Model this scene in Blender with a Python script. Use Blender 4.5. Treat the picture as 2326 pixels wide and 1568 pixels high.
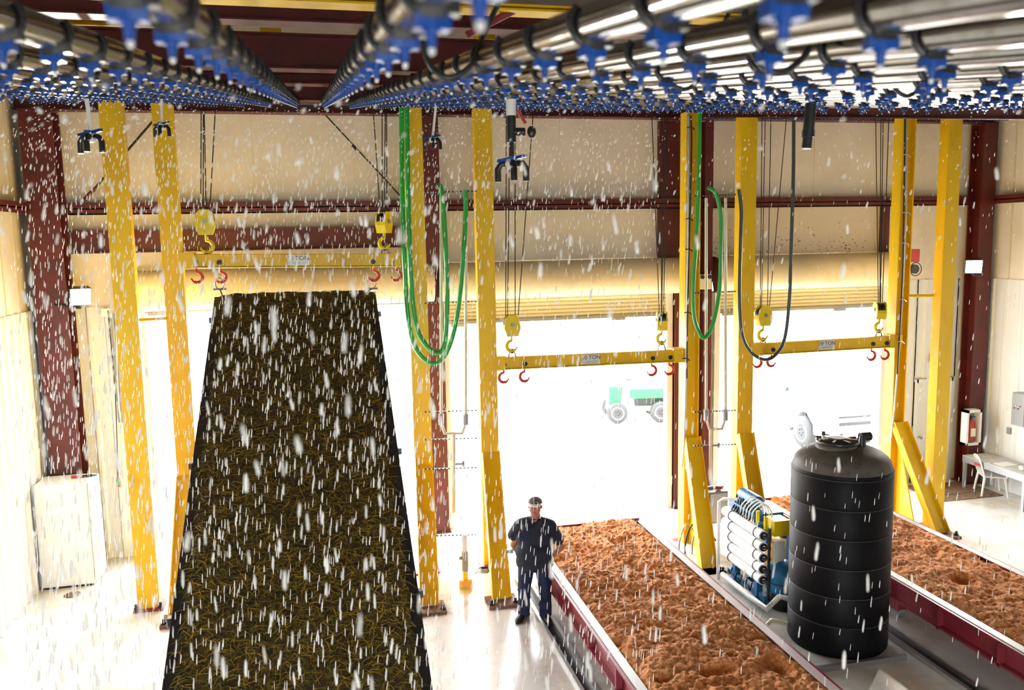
import bpy, math, random
from mathutils import Vector, Matrix, noise, Quaternion
random.seed(7)
PI=math.pi
for o in list(bpy.data.objects): bpy.data.objects.remove(o)
SC=bpy.context.scene; COL=SC.collection
# ---------------------------------------------------------------- camera
IW,IH=2326,1568
F_,H_=1899.25,5.73
_p,_a,_r=math.radians(7.2764),math.radians(12.767),math.radians(-1.0683)
FW=Vector((math.sin(_a)*math.cos(_p),math.cos(_a)*math.cos(_p),-math.sin(_p)))
_rt=Vector((math.cos(_a),-math.sin(_a),0)); _up=_rt.cross(FW)
RT=_rt*math.cos(_r)+_up*math.sin(_r); UP=_up*math.cos(_r)-_rt*math.sin(_r)
CAM=Vector((0,0,H_))
cd=bpy.data.cameras.new('camera'); cam=bpy.data.objects.new('camera',cd); COL.objects.link(cam)
M=Matrix((RT,UP,-FW)).transposed().to_4x4(); M.translation=CAM; cam.matrix_world=M
cd.sensor_width=36; cd.lens=36*F_/IW; cd.clip_start=.05; cd.clip_end=300
cd.dof.use_dof=True; cd.dof.focus_distance=11.5; cd.dof.aperture_fstop=2.4
SC.camera=cam
def ray(u,v): return FW+RT*((u-IW/2)/F_)-UP*((v-IH/2)/F_)
def atY(u,v,Y): d=ray(u,v); return CAM+d*(Y/d.y)
def atZ(u,v,Z=0): d=ray(u,v); return CAM+d*((Z-H_)/d.z)
def atX(u,v,X): d=ray(u,v); return CAM+d*(X/d.x)
def proj(P):
    c=Vector(P)-CAM; z=c.dot(FW)
    return (IW/2+F_*c.dot(RT)/z, IH/2-F_*c.dot(UP)/z, z)
# ---------------------------------------------------------------- world, exposure
SC.view_settings.view_transform='Standard'; SC.view_settings.look='None'
SC.view_settings.gamma=1; SC.view_settings.use_curve_mapping=False
SC.view_settings.exposure=2.0
wd=bpy.data.worlds.new('sky'); SC.world=wd; wd.use_nodes=True
bg=wd.node_tree.nodes['Background']; bg.inputs[0].default_value=(.95,.975,1,1); bg.inputs[1].default_value=4.0
def lamp(name,kind,loc,energy,color=(1,1,1),target=None,size=.3,spot=1.6):
    l=bpy.data.lights.new(name,kind); l.energy=energy; l.color=color
    if kind=='AREA': l.size=size
    elif kind=='SPOT': l.spot_size=spot; l.spot_blend=.6; l.shadow_soft_size=size
    elif kind=='POINT': l.shadow_soft_size=size
    o=bpy.data.objects.new(name,l); COL.objects.link(o); o.location=loc
    if target is not None: o.rotation_euler=(Vector(target)-Vector(loc)).to_track_quat('-Z','Y').to_euler()
    return o
# ---------------------------------------------------------------- materials
def mat(name,col,rough=.5,metal=0,spec=.5,noise_col=None,nscale=3,nlo=.45,nhi=.6,stretch=(1,1,1),bump=0,bscale=30,trans=0,emis=None,estr=0,rough2=None,coat=0,detail=6):
    m=bpy.data.materials.new(name); m.use_nodes=True; nt=m.node_tree; b=nt.nodes['Principled BSDF']
    b.inputs['Base Color'].default_value=(*col,1); b.inputs['Roughness'].default_value=rough
    b.inputs['Metallic'].default_value=metal; b.inputs['Specular IOR Level'].default_value=spec
    if trans: b.inputs['Transmission Weight'].default_value=trans; b.inputs['IOR'].default_value=1.33
    if coat: b.inputs['Coat Weight'].default_value=coat
    if emis: b.inputs['Emission Color'].default_value=(*emis,1); b.inputs['Emission Strength'].default_value=estr
    if noise_col is not None or bump or rough2 is not None:
        tc=nt.nodes.new('ShaderNodeTexCoord'); mp=nt.nodes.new('ShaderNodeMapping'); mp.inputs['Scale'].default_value=stretch
        geo=nt.nodes.new('ShaderNodeNewGeometry')
        nt.links.new(geo.outputs['Position'],mp.inputs['Vector'])
        n=nt.nodes.new('ShaderNodeTexNoise'); n.inputs['Scale'].default_value=nscale; n.inputs['Detail'].default_value=detail; n.inputs['Roughness'].default_value=.62
        nt.links.new(mp.outputs[0],n.inputs['Vector'])
        cr=nt.nodes.new('ShaderNodeValToRGB'); cr.color_ramp.elements[0].position=nlo; cr.color_ramp.elements[1].position=nhi
        nt.links.new(n.outputs[0],cr.inputs[0])
        if noise_col is not None:
            mx=nt.nodes.new('ShaderNodeMix'); mx.data_type='RGBA'
            mx.inputs[6].default_value=(*col,1); mx.inputs[7].default_value=(*noise_col,1)
            nt.links.new(cr.outputs[0],mx.inputs[0]); nt.links.new(mx.outputs[2],b.inputs['Base Color'])
        if rough2 is not None:
            mr=nt.nodes.new('ShaderNodeMapRange'); mr.inputs[3].default_value=rough; mr.inputs[4].default_value=rough2
            nt.links.new(cr.outputs[0],mr.inputs[0]); nt.links.new(mr.outputs[0],b.inputs['Roughness'])
        if bump:
            n2=nt.nodes.new('ShaderNodeTexNoise'); n2.inputs['Scale'].default_value=bscale; n2.inputs['Detail'].default_value=4
            nt.links.new(mp.outputs[0],n2.inputs['Vector'])
            bp=nt.nodes.new('ShaderNodeBump'); bp.inputs['Strength'].default_value=bump; bp.inputs['Distance'].default_value=.02
            nt.links.new(n2.outputs[0],bp.inputs['Height']); nt.links.new(bp.outputs[0],b.inputs['Normal'])
    return m
YEL=mat('yellow_paint',(.90,.56,.004),.42,noise_col=(.70,.39,.006),nscale=2.2,nlo=.5,nhi=.75,stretch=(1,1,.35))
YELH=mat('yellow_enamel',(.86,.66,.01),.35,noise_col=(.6,.42,.01),nscale=9,nlo=.55,nhi=.8)
RED=mat('red_oxide_steel',(.11,.012,.010),.45,noise_col=(.06,.008,.008),nscale=3,nlo=.4,nhi=.7)
REDB=mat('maroon_painted_steel',(.27,.03,.045),.4,noise_col=(.14,.025,.03),nscale=7,nlo=.5,nhi=.72)
REDH=mat('red_hook_paint',(.42,.03,.03),.4)
DARK=mat('black_rubber',(.012,.012,.013),.4)
BLK=mat('black_plastic',(.02,.02,.022),.3)
STEEL=mat('galvanised_steel',(.55,.56,.57),.38,metal=.9)
GREYM=mat('grey_metal',(.33,.34,.35),.4,metal=.6)
CHROME=mat('pipe_metal',(.34,.33,.32),.13,metal=1,noise_col=(.20,.18,.155),nscale=8,nlo=.5,nhi=.75,rough2=.24)
BLUE=mat('blue_plastic',(.002,.055,.30),.28)
BLUEP=mat('blue_machine_paint',(.01,.14,.33),.35)
WHT=mat('white_plastic',(.82,.83,.82),.35)
WHTM=mat('white_enamel',(.78,.80,.78),.3)
CREAM=mat('cream_pvc',(.76,.70,.50),.35)
GREEN=mat('green_hose',(.02,.36,.05),.3)
GREENV=mat('green_vehicle_paint',(.03,.50,.08),.3)
GREYH=mat('grey_hose',(.05,.065,.07),.35)
WALLU=mat('cream_wall_insulation',(.86,.80,.69),.55,noise_col=(.76,.68,.55),nscale=1.1,nlo=.45,nhi=.75,bump=.15,bscale=2)
CLAD=mat('white_ribbed_cladding',(.78,.81,.82),.4,noise_col=(.74,.76,.72),nscale=2,nlo=.5,nhi=.8,stretch=(3,3,.3))
HOOD=mat('tan_door_hood',(.80,.70,.48),.45,noise_col=(.66,.53,.32),nscale=3,nlo=.5,nhi=.8)
SLAT=mat('tan_door_slats',(.70,.64,.42),.45)
SOIL=mat('red_clay_soil',(.50,.15,.030),.85,noise_col=(.74,.34,.12),nscale=11,nlo=.4,nhi=.62,bump=.9,bscale=45,detail=10)
FLOOR=mat('wet_concrete',(.74,.73,.69),.16,noise_col=(.40,.28,.11),nscale=.8,nlo=.48,nhi=.78,rough2=.38,bump=.06,bscale=5)
CONC=mat('dry_concrete',(.60,.59,.55),.6,noise_col=(.45,.43,.38),nscale=2.2,nlo=.45,nhi=.7)
GRND=mat('pale_gravel_yard',(.62,.60,.56),.9,noise_col=(.5,.47,.42),nscale=.8)
RAFT=mat('roof_deck',(.09,.07,.05),.7)
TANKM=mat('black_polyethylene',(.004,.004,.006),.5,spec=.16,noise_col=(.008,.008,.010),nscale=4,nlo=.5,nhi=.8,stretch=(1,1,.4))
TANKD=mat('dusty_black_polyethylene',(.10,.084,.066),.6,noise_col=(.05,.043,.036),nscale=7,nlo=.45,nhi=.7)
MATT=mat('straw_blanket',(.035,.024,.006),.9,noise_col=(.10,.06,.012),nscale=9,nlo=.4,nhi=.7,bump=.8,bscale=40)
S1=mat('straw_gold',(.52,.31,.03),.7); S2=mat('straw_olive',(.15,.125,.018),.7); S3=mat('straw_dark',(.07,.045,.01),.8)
GLASS=mat('dark_glass',(.04,.06,.08),.1)
TYRE=mat('tyre_rubber',(.06,.062,.068),.7)
CARW=mat('white_car_paint',(.86,.87,.9),.25,coat=.5)
SKIN=mat('skin',(.42,.17,.10),.55)
NAVY=mat('navy_cotton',(.004,.007,.018),.75,noise_col=(.008,.016,.042),nscale=9,nlo=.4,nhi=.7)
DENIM=mat('blue_denim',(.004,.009,.035),.75,noise_col=(.006,.018,.085),nscale=8,nlo=.4,nhi=.7)
BOOT=mat('black_leather',(.012,.011,.011),.35)
CAPG=mat('grey_cap_cloth',(.12,.10,.09),.8)
RAIN=mat('rain_water',(.93,.95,.96),.15,trans=.15,spec=.8)
def rain_mat():
    m=bpy.data.materials.new('rain_water_bright'); m.use_nodes=True; nt=m.node_tree; b=nt.nodes['Principled BSDF']
    b.inputs['Base Color'].default_value=(.95,.96,.96,1); b.inputs['Roughness'].default_value=.2
    t=nt.nodes.new('ShaderNodeBsdfTranslucent'); t.inputs[0].default_value=(1,1,.98,1); mx=nt.nodes.new('ShaderNodeMixShader'); mx.inputs[0].default_value=.6
    nt.links.new(b.outputs[0],mx.inputs[1]); nt.links.new(t.outputs[0],mx.inputs[2]); nt.links.new(mx.outputs[0],nt.nodes['Material Output'].inputs[0]); return m
RAIN=rain_mat()
PALER=mat('pale_steel_edge',(.62,.52,.52),.4)
LENS=mat('floodlight_lens',(1,1,1),.3,emis=(1,.98,.92),estr=25)
MATD=mat('brown_doormat',(.23,.14,.09),.9,noise_col=(.12,.08,.05),nscale=12)
YTANK=mat('amber_plastic',(.80,.48,.12),.35)
LIME=mat('lime_label',(.55,.75,.1),.5)
DIRTM=None
def dirty_wall():
    m=mat('mould_spotted_wall',(.78,.73,.63),.6); nt=m.node_tree; b=nt.nodes['Principled BSDF']
    geo=nt.nodes.new('ShaderNodeNewGeometry')
    n=nt.nodes.new('ShaderNodeTexVoronoi'); n.inputs['Scale'].default_value=15
    nd=nt.nodes.new('ShaderNodeTexNoise'); nd.inputs['Scale'].default_value=22; nt.links.new(geo.outputs['Position'],nd.inputs['Vector'])
    va=nt.nodes.new('ShaderNodeVectorMath'); va.operation='MULTIPLY_ADD'; va.inputs[1].default_value=(.09,.09,.09); nt.links.new(nd.outputs['Color'],va.inputs[0]); nt.links.new(geo.outputs['Position'],va.inputs[2]); nt.links.new(va.outputs[0],n.inputs['Vector'])
    n2=nt.nodes.new('ShaderNodeTexNoise'); n2.inputs['Scale'].default_value=1.3; n2.inputs['Detail'].default_value=5; nt.links.new(geo.outputs['Position'],n2.inputs['Vector'])
    sep=nt.nodes.new('ShaderNodeSeparateXYZ'); nt.links.new(geo.outputs['Position'],sep.inputs[0])
    zr=nt.nodes.new('ShaderNodeMapRange'); zr.inputs[1].default_value=6.3; zr.inputs[2].default_value=5.2; zr.inputs[3].default_value=.10; zr.inputs[4].default_value=.48
    nt.links.new(sep.outputs[2],zr.inputs[0])
    mul=nt.nodes.new('ShaderNodeMath'); mul.operation='MULTIPLY'; nt.links.new(zr.outputs[0],mul.inputs[0]); nt.links.new(n2.outputs[0],mul.inputs[1])
    lt=nt.nodes.new('ShaderNodeMath'); lt.operation='LESS_THAN'; nt.links.new(n.outputs['Distance'],lt.inputs[0]); nt.links.new(mul.outputs[0],lt.inputs[1])
    mx=nt.nodes.new('ShaderNodeMix'); mx.data_type='RGBA'; mx.inputs[6].default_value=(.74,.66,.52,1); mx.inputs[7].default_value=(.10,.075,.03,1)
    nt.links.new(lt.outputs[0],mx.inputs[0]); nt.links.new(mx.outputs[2],b.inputs['Base Color']); return m
DIRT=dirty_wall()
# ---------------------------------------------------------------- mesh builder
def frame(d):
    d=Vector(d).normalized(); h=Vector((0,0,1)) if abs(d.z)<.95 else Vector((0,1,0))
    a=d.cross(h).normalized(); b=a.cross(d).normalized(); return a,b
class MB:
    def __init__(s): s.v=[]; s.f=[]; s.m=[]; s.sm=[]; s.mats=[]
    def mi(s,m):
        if m not in s.mats: s.mats.append(m)
        return s.mats.index(m)
    def add(s,vs,fs,m,smooth=False):
        o=len(s.v); k=s.mi(m); s.v+= [tuple(v) for v in vs]
        for f in fs: s.f.append(tuple(i+o for i in f)); s.m.append(k); s.sm.append(smooth)
        return s
    def box(s,lo,hi,m,rot=None,c=None):
        x0,y0,z0=lo;x1,y1,z1=hi
        vs=[Vector(p) for p in ((x0,y0,z0),(x1,y0,z0),(x1,y1,z0),(x0,y1,z0),(x0,y0,z1),(x1,y0,z1),(x1,y1,z1),(x0,y1,z1))]
        if rot is not None:
            cc=Vector(c) if c is not None else sum(vs,Vector())/8
            vs=[cc+rot@(v-cc) for v in vs]
        return s.add(vs,[(0,3,2,1),(4,5,6,7),(0,1,5,4),(1,2,6,5),(2,3,7,6),(3,0,4,7)],m)
    def cbox(s,c,d,m,rot=None):
        return s.box([c[i]-d[i]/2 for i in range(3)],[c[i]+d[i]/2 for i in range(3)],m,rot)
    def bar(s,p,q,w,h,m,side=None):
        p=Vector(p);q=Vector(q);d=(q-p).normalized()
        if side is None: a,b=frame(d)
        else: a=Vector(side).normalized(); b=a.cross(d).normalized()
        vs=[]
        for e in (p,q):
            for (i,j) in ((-1,-1),(1,-1),(1,1),(-1,1)): vs.append(e+a*(i*w/2)+b*(j*h/2))
        return s.add(vs,[(0,1,2,3),(7,6,5,4),(0,4,5,1),(1,5,6,2),(2,6,7,3),(3,7,4,0)],m)
    def ibeam(s,p,q,w,h,t,m,side):
        # flanges of width w along 'side', depth h across
        p=Vector(p);q=Vector(q);d=(q-p).normalized(); a=Vector(side).normalized(); b=a.cross(d).normalized()
        for k in (-1,1): s.bar(p+b*k*(h/2-t/2),q+b*k*(h/2-t/2),w,t,m,side=a)
        s.bar(p,q,t,h-2*t,m,side=a); return s
    def ring(s,c,a,b,r,n,rb=None):
        rb=r if rb is None else rb
        return [Vector(c)+a*(math.cos(2*PI*i/n)*r)+b*(math.sin(2*PI*i/n)*rb) for i in range(n)]
    def loft(s,rings,m,cap=True,smooth=True):
        n=len(rings[0]); vs=[p for r in rings for p in r]; fs=[]
        for k in range(len(rings)-1):
            for i in range(n):
                j=(i+1)%n; fs.append((k*n+i,k*n+j,(k+1)*n+j,(k+1)*n+i))
        s.add(vs,fs,m,smooth)
        if cap:
            s.add(rings[0],[tuple(range(n))[::-1]],m); s.add(rings[-1],[tuple(range(n))],m)
        return s
    def cyl(s,p,q,r,m,n=12,r2=None,cap=True):
        p=Vector(p);q=Vector(q);a,b=frame(q-p); r2=r if r2 is None else r2
        return s.loft([s.ring(p,a,b,r,n),s.ring(q,a,b,r2,n)],m,cap)
    def tube(s,pts,r,m,n=8,cap=True):
        pts=[Vector(p) for p in pts]; rings=[]; a=None
        for i,p in enumerate(pts):
            d=(pts[min(i+1,len(pts)-1)]-pts[max(i-1,0)]).normalized()
            if a is None: a,b=frame(d)
            else: a=(a-d*a.dot(d)).normalized(); b=a.cross(d).normalized()
            rr=r[i] if isinstance(r,(list,tuple)) else r
            rings.append(s.ring(p,a,b,rr,n))
        return s.loft(rings,m,cap)
    def lathe(s,c,prof,m,n=32,cap=True,axis=(0,0,1)):
        ax=Vector(axis).normalized(); a,b=frame(ax)
        return s.loft([s.ring(Vector(c)+ax*z,a,b,max(r,1e-4),n) for r,z in prof],m,cap)
    def ell(s,c,r,m,n=14,k=9,rot=None):
        c=Vector(c); rings=[]
        for j in range(1,k):
            t=PI*j/k; ring=[]
            for i in range(n):
                v=Vector((math.cos(2*PI*i/n)*math.sin(t)*r[0],math.sin(2*PI*i/n)*math.sin(t)*r[1],-math.cos(t)*r[2]))
                if rot is not None: v=rot@v
                ring.append(c+v)
            rings.append(ring)
        return s.loft(rings,m)
    def prism(s,poly,z0,z1,m,fn=lambda x,y,z:(x,y,z)):
        n=len(poly); vs=[fn(x,y,z0) for x,y in poly]+[fn(x,y,z1) for x,y in poly]
        fs=[tuple(range(n))[::-1],tuple(range(n,2*n))]+[(i,(i+1)%n,n+(i+1)%n,n+i) for i in range(n)]
        return s.add(vs,fs,m)
    def build(s,name,parent=None,origin=None,bevel=0):
        me=bpy.data.meshes.new(name)
        og=Vector(origin) if origin is not None else Vector((0,0,0))
        me.from_pydata([tuple(Vector(v)-og) for v in s.v],[],s.f)
        for m in s.mats: me.materials.append(m)
        me.polygons.foreach_set('material_index',s.m); me.polygons.foreach_set('use_smooth',s.sm); me.update()
        o=bpy.data.objects.new(name,me); COL.objects.link(o)
        if parent is not None: o.parent=parent; o.location=og-parent_loc(parent)
        else: o.location=og
        if bevel:
            b=o.modifiers.new('b','BEVEL'); b.width=bevel; b.segments=2; b.limit_method='ANGLE'
        return o
def parent_loc(p):
    l=Vector((0,0,0))
    while p is not None: l+=p.location; p=p.parent
    return l
def tag(o,label=None,cat=None,group=None,kind=None):
    if label: o['label']=label
    if cat: o['category']=cat
    if group: o['group']=group
    if kind: o['kind']=kind
    return o
def thing(name,loc,label,cat,group=None):
    o=bpy.data.objects.new(name,None); COL.objects.link(o); o.location=loc; o.empty_display_size=.1
    return tag(o,label,cat,group)
def struct(o): o['kind']='structure'; return o
def smooth_path(pts,k=6):
    pts=[Vector(p) for p in pts]; out=[]
    P=[pts[0]]+pts+[pts[-1]]
    for i in range(1,len(P)-2):
        a,b,c,d=P[i-1:i+3]
        for j in range(k):
            t=j/k; out.append(.5*((2*b)+(c-a)*t+(2*a-5*b+4*c-d)*t*t+(3*b-a-3*c+d)*t**3))
    out.append(pts[-1]); return out
def text(name,body,size,loc,rot,m,parent):
    cu=bpy.data.curves.new(name,'FONT'); cu.body=body; cu.size=size; cu.extrude=.002; cu.align_x='CENTER'; cu.align_y='CENTER'
    o=bpy.data.objects.new(name,cu); COL.objects.link(o)
    me=bpy.data.meshes.new_from_object(o.evaluated_get(bpy.context.evaluated_depsgraph_get()))
    bpy.data.objects.remove(o); me.materials.clear(); me.materials.append(m)
    o=bpy.data.objects.new(name,me); COL.objects.link(o); o.rotation_euler=rot
    o.parent=parent; o.location=Vector(loc)-parent_loc(parent); return o
def dup_child(src,parent,loc):
    c=src.copy(); COL.objects.link(c); c.parent=parent; c.location=loc; return c

# ================================================================ building shell
WY=16.17; XL=-4.9; XR=14.55; ZC=4.65; ZT=8.9; YB=-5.0
D1=(-3.2,1.97); D2=(2.27,7.0); D3=(7.98,12.05); WD=(13.0,13.95)
DOORTOP=4.95
b=MB()
b.box((XL-.2,YB,-.2),(XR+.2,WY+.3,0),FLOOR); struct(b.build('floor'))
b=MB(); b.box((-60,WY+.3,-.25),(80,90,-.02),GRND); struct(b.build('ground'))
# far wall with three roll-up openings and a personnel door
def ribs(b,x0,x1,z0,z1,Y,m,step=.30,depth=.035):
    # corrugated sheet along X, facing -Y
    xs=[];x=x0
    while x<x1:
        xs+= [(x,0),(min(x+step*.62,x1),0),(min(x+step*.72,x1),1),(min(x+step*.88,x1),1)]; x+=step
    xs.append((x1,0))
    vs=[];fs=[]
    for (x,h) in xs: vs+=[(x,Y-h*depth,z0),(x,Y-h*depth,z1)]
    for i in range(len(xs)-1): fs.append((2*i,2*i+2,2*i+3,2*i+1))
    b.add(vs,fs,m)
def ribsY(b,y0,y1,z0,z1,X,m,sgn,step=.30,depth=.035):
    ys=[];y=y0
    while y<y1:
        ys+= [(y,0),(min(y+step*.62,y1),0),(min(y+step*.72,y1),1),(min(y+step*.88,y1),1)]; y+=step
    ys.append((y1,0)); vs=[];fs=[]
    for (y,h) in ys: vs+=[(X+sgn*h*depth,y,z0),(X+sgn*h*depth,y,z1)]
    for i in range(len(ys)-1):
        f=(2*i,2*i+2,2*i+3,2*i+1); fs.append(f if sgn<0 else f[::-1])
    b.add(vs,fs,m)
b=MB()
b.box((XL-.2,WY,DOORTOP),(D3[0]-.3,WY+.2,ZT),WALLU); b.box((D3[0]-.3,WY,DOORTOP),(D3[1]+.1,WY+.2,6.35),DIRT)
b.box((D3[0]-.3,WY,6.35),(XR+.2,WY+.2,ZT),WALLU); b.box((D3[1]+.1,WY,DOORTOP),(XR+.2,WY+.2,6.35),WALLU)
b.box((XL-.2,WY,0),(D1[0],WY+.2,DOORTOP),WALLU)
b.box((D1[1],WY,0),(D2[0],WY+.2,DOORTOP),RED)
b.box((D2[1],WY,0),(D3[0],WY+.2,DOORTOP),WALLU)
b.box((D3[1],WY,0),(WD[0],WY+.2,DOORTOP),WALLU); b.box((WD[1],WY,0),(XR+.2,WY+.2,DOORTOP),WALLU)
b.box((WD[0],WY,2.36),(WD[1],WY+.2,DOORTOP),WALLU)
for (x0,x1,z0) in ((XL,D1[0],0),(D3[1]+.12,WD[0]-.05,0),(WD[1]+.05,XR,0),(WD[0]-.05,WD[1]+.05,2.42)): ribs(b,x0,x1,z0,ZC,WY-.012,CLAD)
# vertical seams of the insulation above the doors
for x in (-2.9,-1.1,.7,2.9,4.7,6.5,8.6,10.3,12.6,13.8): b.box((x-.006,WY-.006,6.4),(x+.006,WY,8.1),HOOD)
struct(b.build('wall_back'))
b=MB(); b.box((XL-.2,YB,0),(XL,WY,ZT),WALLU); ribsY(b,YB,WY,0,ZC,XL+.012,CLAD,1,.32,.055)
for y in (14.7,15.35): b.box((XL,y,ZC),(XL+.012,y+.03,8.2),SLAT)
struct(b.build('wall_left'))
b=MB(); b.box((XR,YB,0),(XR+.2,WY,ZT),WALLU); ribsY(b,YB,WY,0,ZC,XR-.012,CLAD,-1,.4,.03)
for y in (13.2,13.9,14.6,15.3): b.box((XR-.012,y,ZC),(XR,y+.03,8.2),SLAT)
struct(b.build('wall_right'))
# rear wall behind the camera: unseen opening added and placed to let in fill light
b=MB()
b.box((XL-.2,YB-.2,4.6),(XR+.2,YB,ZT),WALLU)
for x0,x1 in ((XL-.2,-2.0),(2.3,XR+.2)): b.box((x0,YB-.2,0),(x1,YB,4.6),CLAD)
struct(b.build('wall_front'))
b=MB(); b.box((-60,-60,-.25),(80,YB-.0,-.02),GRND); struct(b.build('ground'))
# roof
b=MB(); b.add([(XL-.2,YB-.2,9.0),(XR+.2,YB-.2,9.0),(XR+.2,WY+.3,9.6),(XL-.2,WY+.3,9.6),(XL-.2,YB-.2,9.2),(XR+.2,YB-.2,9.2),(XR+.2,WY+.3,9.8),(XL-.2,WY+.3,9.8)],[(0,3,2,1),(4,5,6,7),(0,1,5,4),(1,2,6,5),(2,3,7,6),(3,0,4,7)],RAFT)
b.box((XL-.2,WY,ZT),(XR+.2,WY+.2,9.7),WALLU); b.box((XL-.2,YB,ZT),(XL,WY,9.6),WALLU); b.box((XR,YB,ZT),(XR+.2,WY,9.6),WALLU)
b.box((XL-.2,YB-.2,ZT),(XR+.2,YB,9.1),WALLU)
struct(b.build('ceiling'))

# steel columns of the building frame
def steel_column(X,Y,w,d,z0,z1,label,brack=None):
    t=thing('steel_column',(X,Y,z0),label,'column','dark red columns along the far wall')
    m=MB(); m.ibeam((X,Y,z0),(X,Y,z1),w,d,.03,RED,side=(1,0,0)); m.build('column_shaft',t)
    m=MB(); m.box((X-w*.6,Y-d*.6,z0),(X+w*.6,Y+d*.6,z0+.03),RED); m.build('base_plate',t)
    return t
steel_column(-4.48,15.78,.50,.45,0,8.0,'dark red steel corner column left of the yellow posts')
steel_column(2.10,15.95,.30,.32,0,8.0,'dark red steel column beside the looped green hoses')
steel_column(7.72,15.95,.17,.3,0,8.0,'narrow dark red steel column between the two right roller doors')
steel_column(7.10,15.99,.13,.2,0,5.2,'short dark red door post at right edge of the middle roller door')
steel_column(14.22,15.85,.34,.40,0,8.0,'dark red corner column carrying the fire extinguisher cabinet')
# girts, door header, wall-top beam
def girt(name,p,q,h,d,label,cat='beam'):
    t=MB(); p=Vector(p);q=Vector(q)
    t.bar(p,q,d,.02,RED,side=None)
    t.box((min(p.x,q.x),p.y-d/2,p.z-h/2),(max(p.x,q.x),p.y-d/2+.02,p.z+h/2),RED) if abs(p.y-q.y)<1e-3 else t.box((p.x-d/2 if p.x>0 else p.x+d/2-.02,min(p.y,q.y),p.z-h/2),(p.x-d/2+.02 if p.x>0 else p.x+d/2,max(p.y,q.y),p.z+h/2),RED)
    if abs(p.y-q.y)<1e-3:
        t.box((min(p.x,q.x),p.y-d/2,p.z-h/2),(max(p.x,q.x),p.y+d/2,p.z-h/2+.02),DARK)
    return tag(t.build(name),label,cat)
girt('wall_girt',(-4.2,WY-.12,6.37),(14.0,WY-.12,6.37),.20,.22,'long dark red girt running across the upper far wall')
girt('wall_girt',(XL+.12,YB,6.37),(XL+.12,15.5,6.37),.18,.2,'dark red girt on the left side wall')
girt('wall_girt',(XR-.12,YB,6.37),(XR-.12,15.6,6.37),.18,.2,'dark red girt on the right side wall')
m=MB(); m.ibeam((-4.2,WY-.14,5.8),(1.95,WY-.14,5.8),.22,.40,.02,RED,side=(0,1,0)); tag(m.build('door_header_beam'),'thick dark red header beam above the left roller door','beam')
m=MB(); m.ibeam((XL,WY-.2,8.2),(XR,WY-.2,8.2),.3,.34,.02,RED,side=(0,1,0)); tag(m.build('eave_beam'),'dark red beam along the top of the far wall under the pipes','beam')
m=MB(); m.box((D3[1]-.12,WY-.1,5.28),(D3[1]+.06,WY,6.3),RED); tag(m.build('door_jamb_post'),'short dark red post above the right end of the right roller door','post')
m=MB(); m.box((6.75,WY-.12,5.26),(7.3,WY,8.0),RED); tag(m.build('steel_bracket_plate'),'wide dark red plate on the wall above the right end of the middle door','bracket')
# sag rods (diagonal wall bracing)
m=MB(); m.cyl(atY(740,262,15.9),atY(912,448,15.9),.014,DARK,8); m.cyl(atY(800,330,15.9),atY(812,342,15.9),.028,DARK,8); tag(m.build('brace_rod'),'thin dark diagonal brace rod from the top beam to the middle column','rod')
m=MB(); m.cyl(atY(350,272,15.9),atY(186,462,15.9),.02,DARK,8); m.cyl(atY(215,428,15.9),atY(192,455,15.9),.035,RED,8); tag(m.build('brace_rod'),'dark diagonal brace rod beside the left corner column','rod')

# roller doors
def roller_door(idx,x0,x1,zbot,ztop_hood,hoodend=True):
    t=bpy.data.objects.new('door_%d'%idx,None); COL.objects.link(t); t.location=((x0+x1)/2,WY,0); struct(t)
    r=.36; zc=ztop_hood-r
    m=MB(); n=20; rings=[]
    prof=[]
    for i in range(n+1):
        a=PI*.5+ (PI*1.05)*i/n   # from top, round the front, to the bottom
        prof.append((WY-.32+math.cos(a)*r*1.0, zc+math.sin(a)*r))
    prof=[(WY-.01,zc+r)]+prof+[(WY-.30,zc-r)]
    vs=[];fs=[]
    for (y,z) in prof: vs+=[(x0-.1,y,z),(x1+.1,y,z)]
    for i in range(len(prof)-1): fs.append((2*i,2*i+1,2*i+3,2*i+2))
    m.add(vs,fs,HOOD,True)
    for x in (x0-.1,x1+.1):
        k=len(prof); m.add([(x,y,z) for y,z in prof],[tuple(range(k))],RED)
    m.build('door_hood',t)
    m=MB(); z=zc-r; ys=[]; vs=[];fs=[]; pr=[]
    zz=zc-r+.05
    while zz>zbot:
        pr+=[(WY-.10,zz),(WY-.13,zz-.02),(WY-.13,zz-.055),(WY-.10,zz-.075)]; zz-=.075
    for (y,z) in pr: vs+=[(x0,y,z),(x1,y,z)]
    for i in range(len(pr)-1): fs.append((2*i,2*i+1,2*i+3,2*i+2))
    if pr:
        m.add(vs,fs,SLAT)
        m.build('door_curtain',t)
    m=MB(); m.box((x0,WY-.16,zbot-.06),(x1,WY-.06,zbot),GREYM)
    m.box((x0+.15,WY-.18,zbot-.11),(x0+.45,WY-.08,zbot-.05),GREYM); m.box((x1-1.3,WY-.18,zbot-.11),(x1-1.0,WY-.08,zbot-.05),GREYM); m.build('bottom_bar',t)
    m=MB()
    for x in (x0-.02,x1-.10): m.box((x,WY-.2,0),(x+.12,WY-.02,zc-r),CLAD)
    m.build('door_guide',t)
    return t
roller_door(1,D1[0],D1[1],4.58,5.28)
roller_door(2,D2[0],D2[1],4.15,5.28)
roller_door(3,D3[0],D3[1],4.15,5.28)
t=bpy.data.objects.new('door_4',None); COL.objects.link(t); t.location=(13.47,WY,0); struct(t)
m=MB(); m.box((WD[0]+.04,WY-.03,0.01),(WD[1]-.04,WY+.04,2.32),WHTM); m.build('door_leaf',t,bevel=.005)
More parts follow.
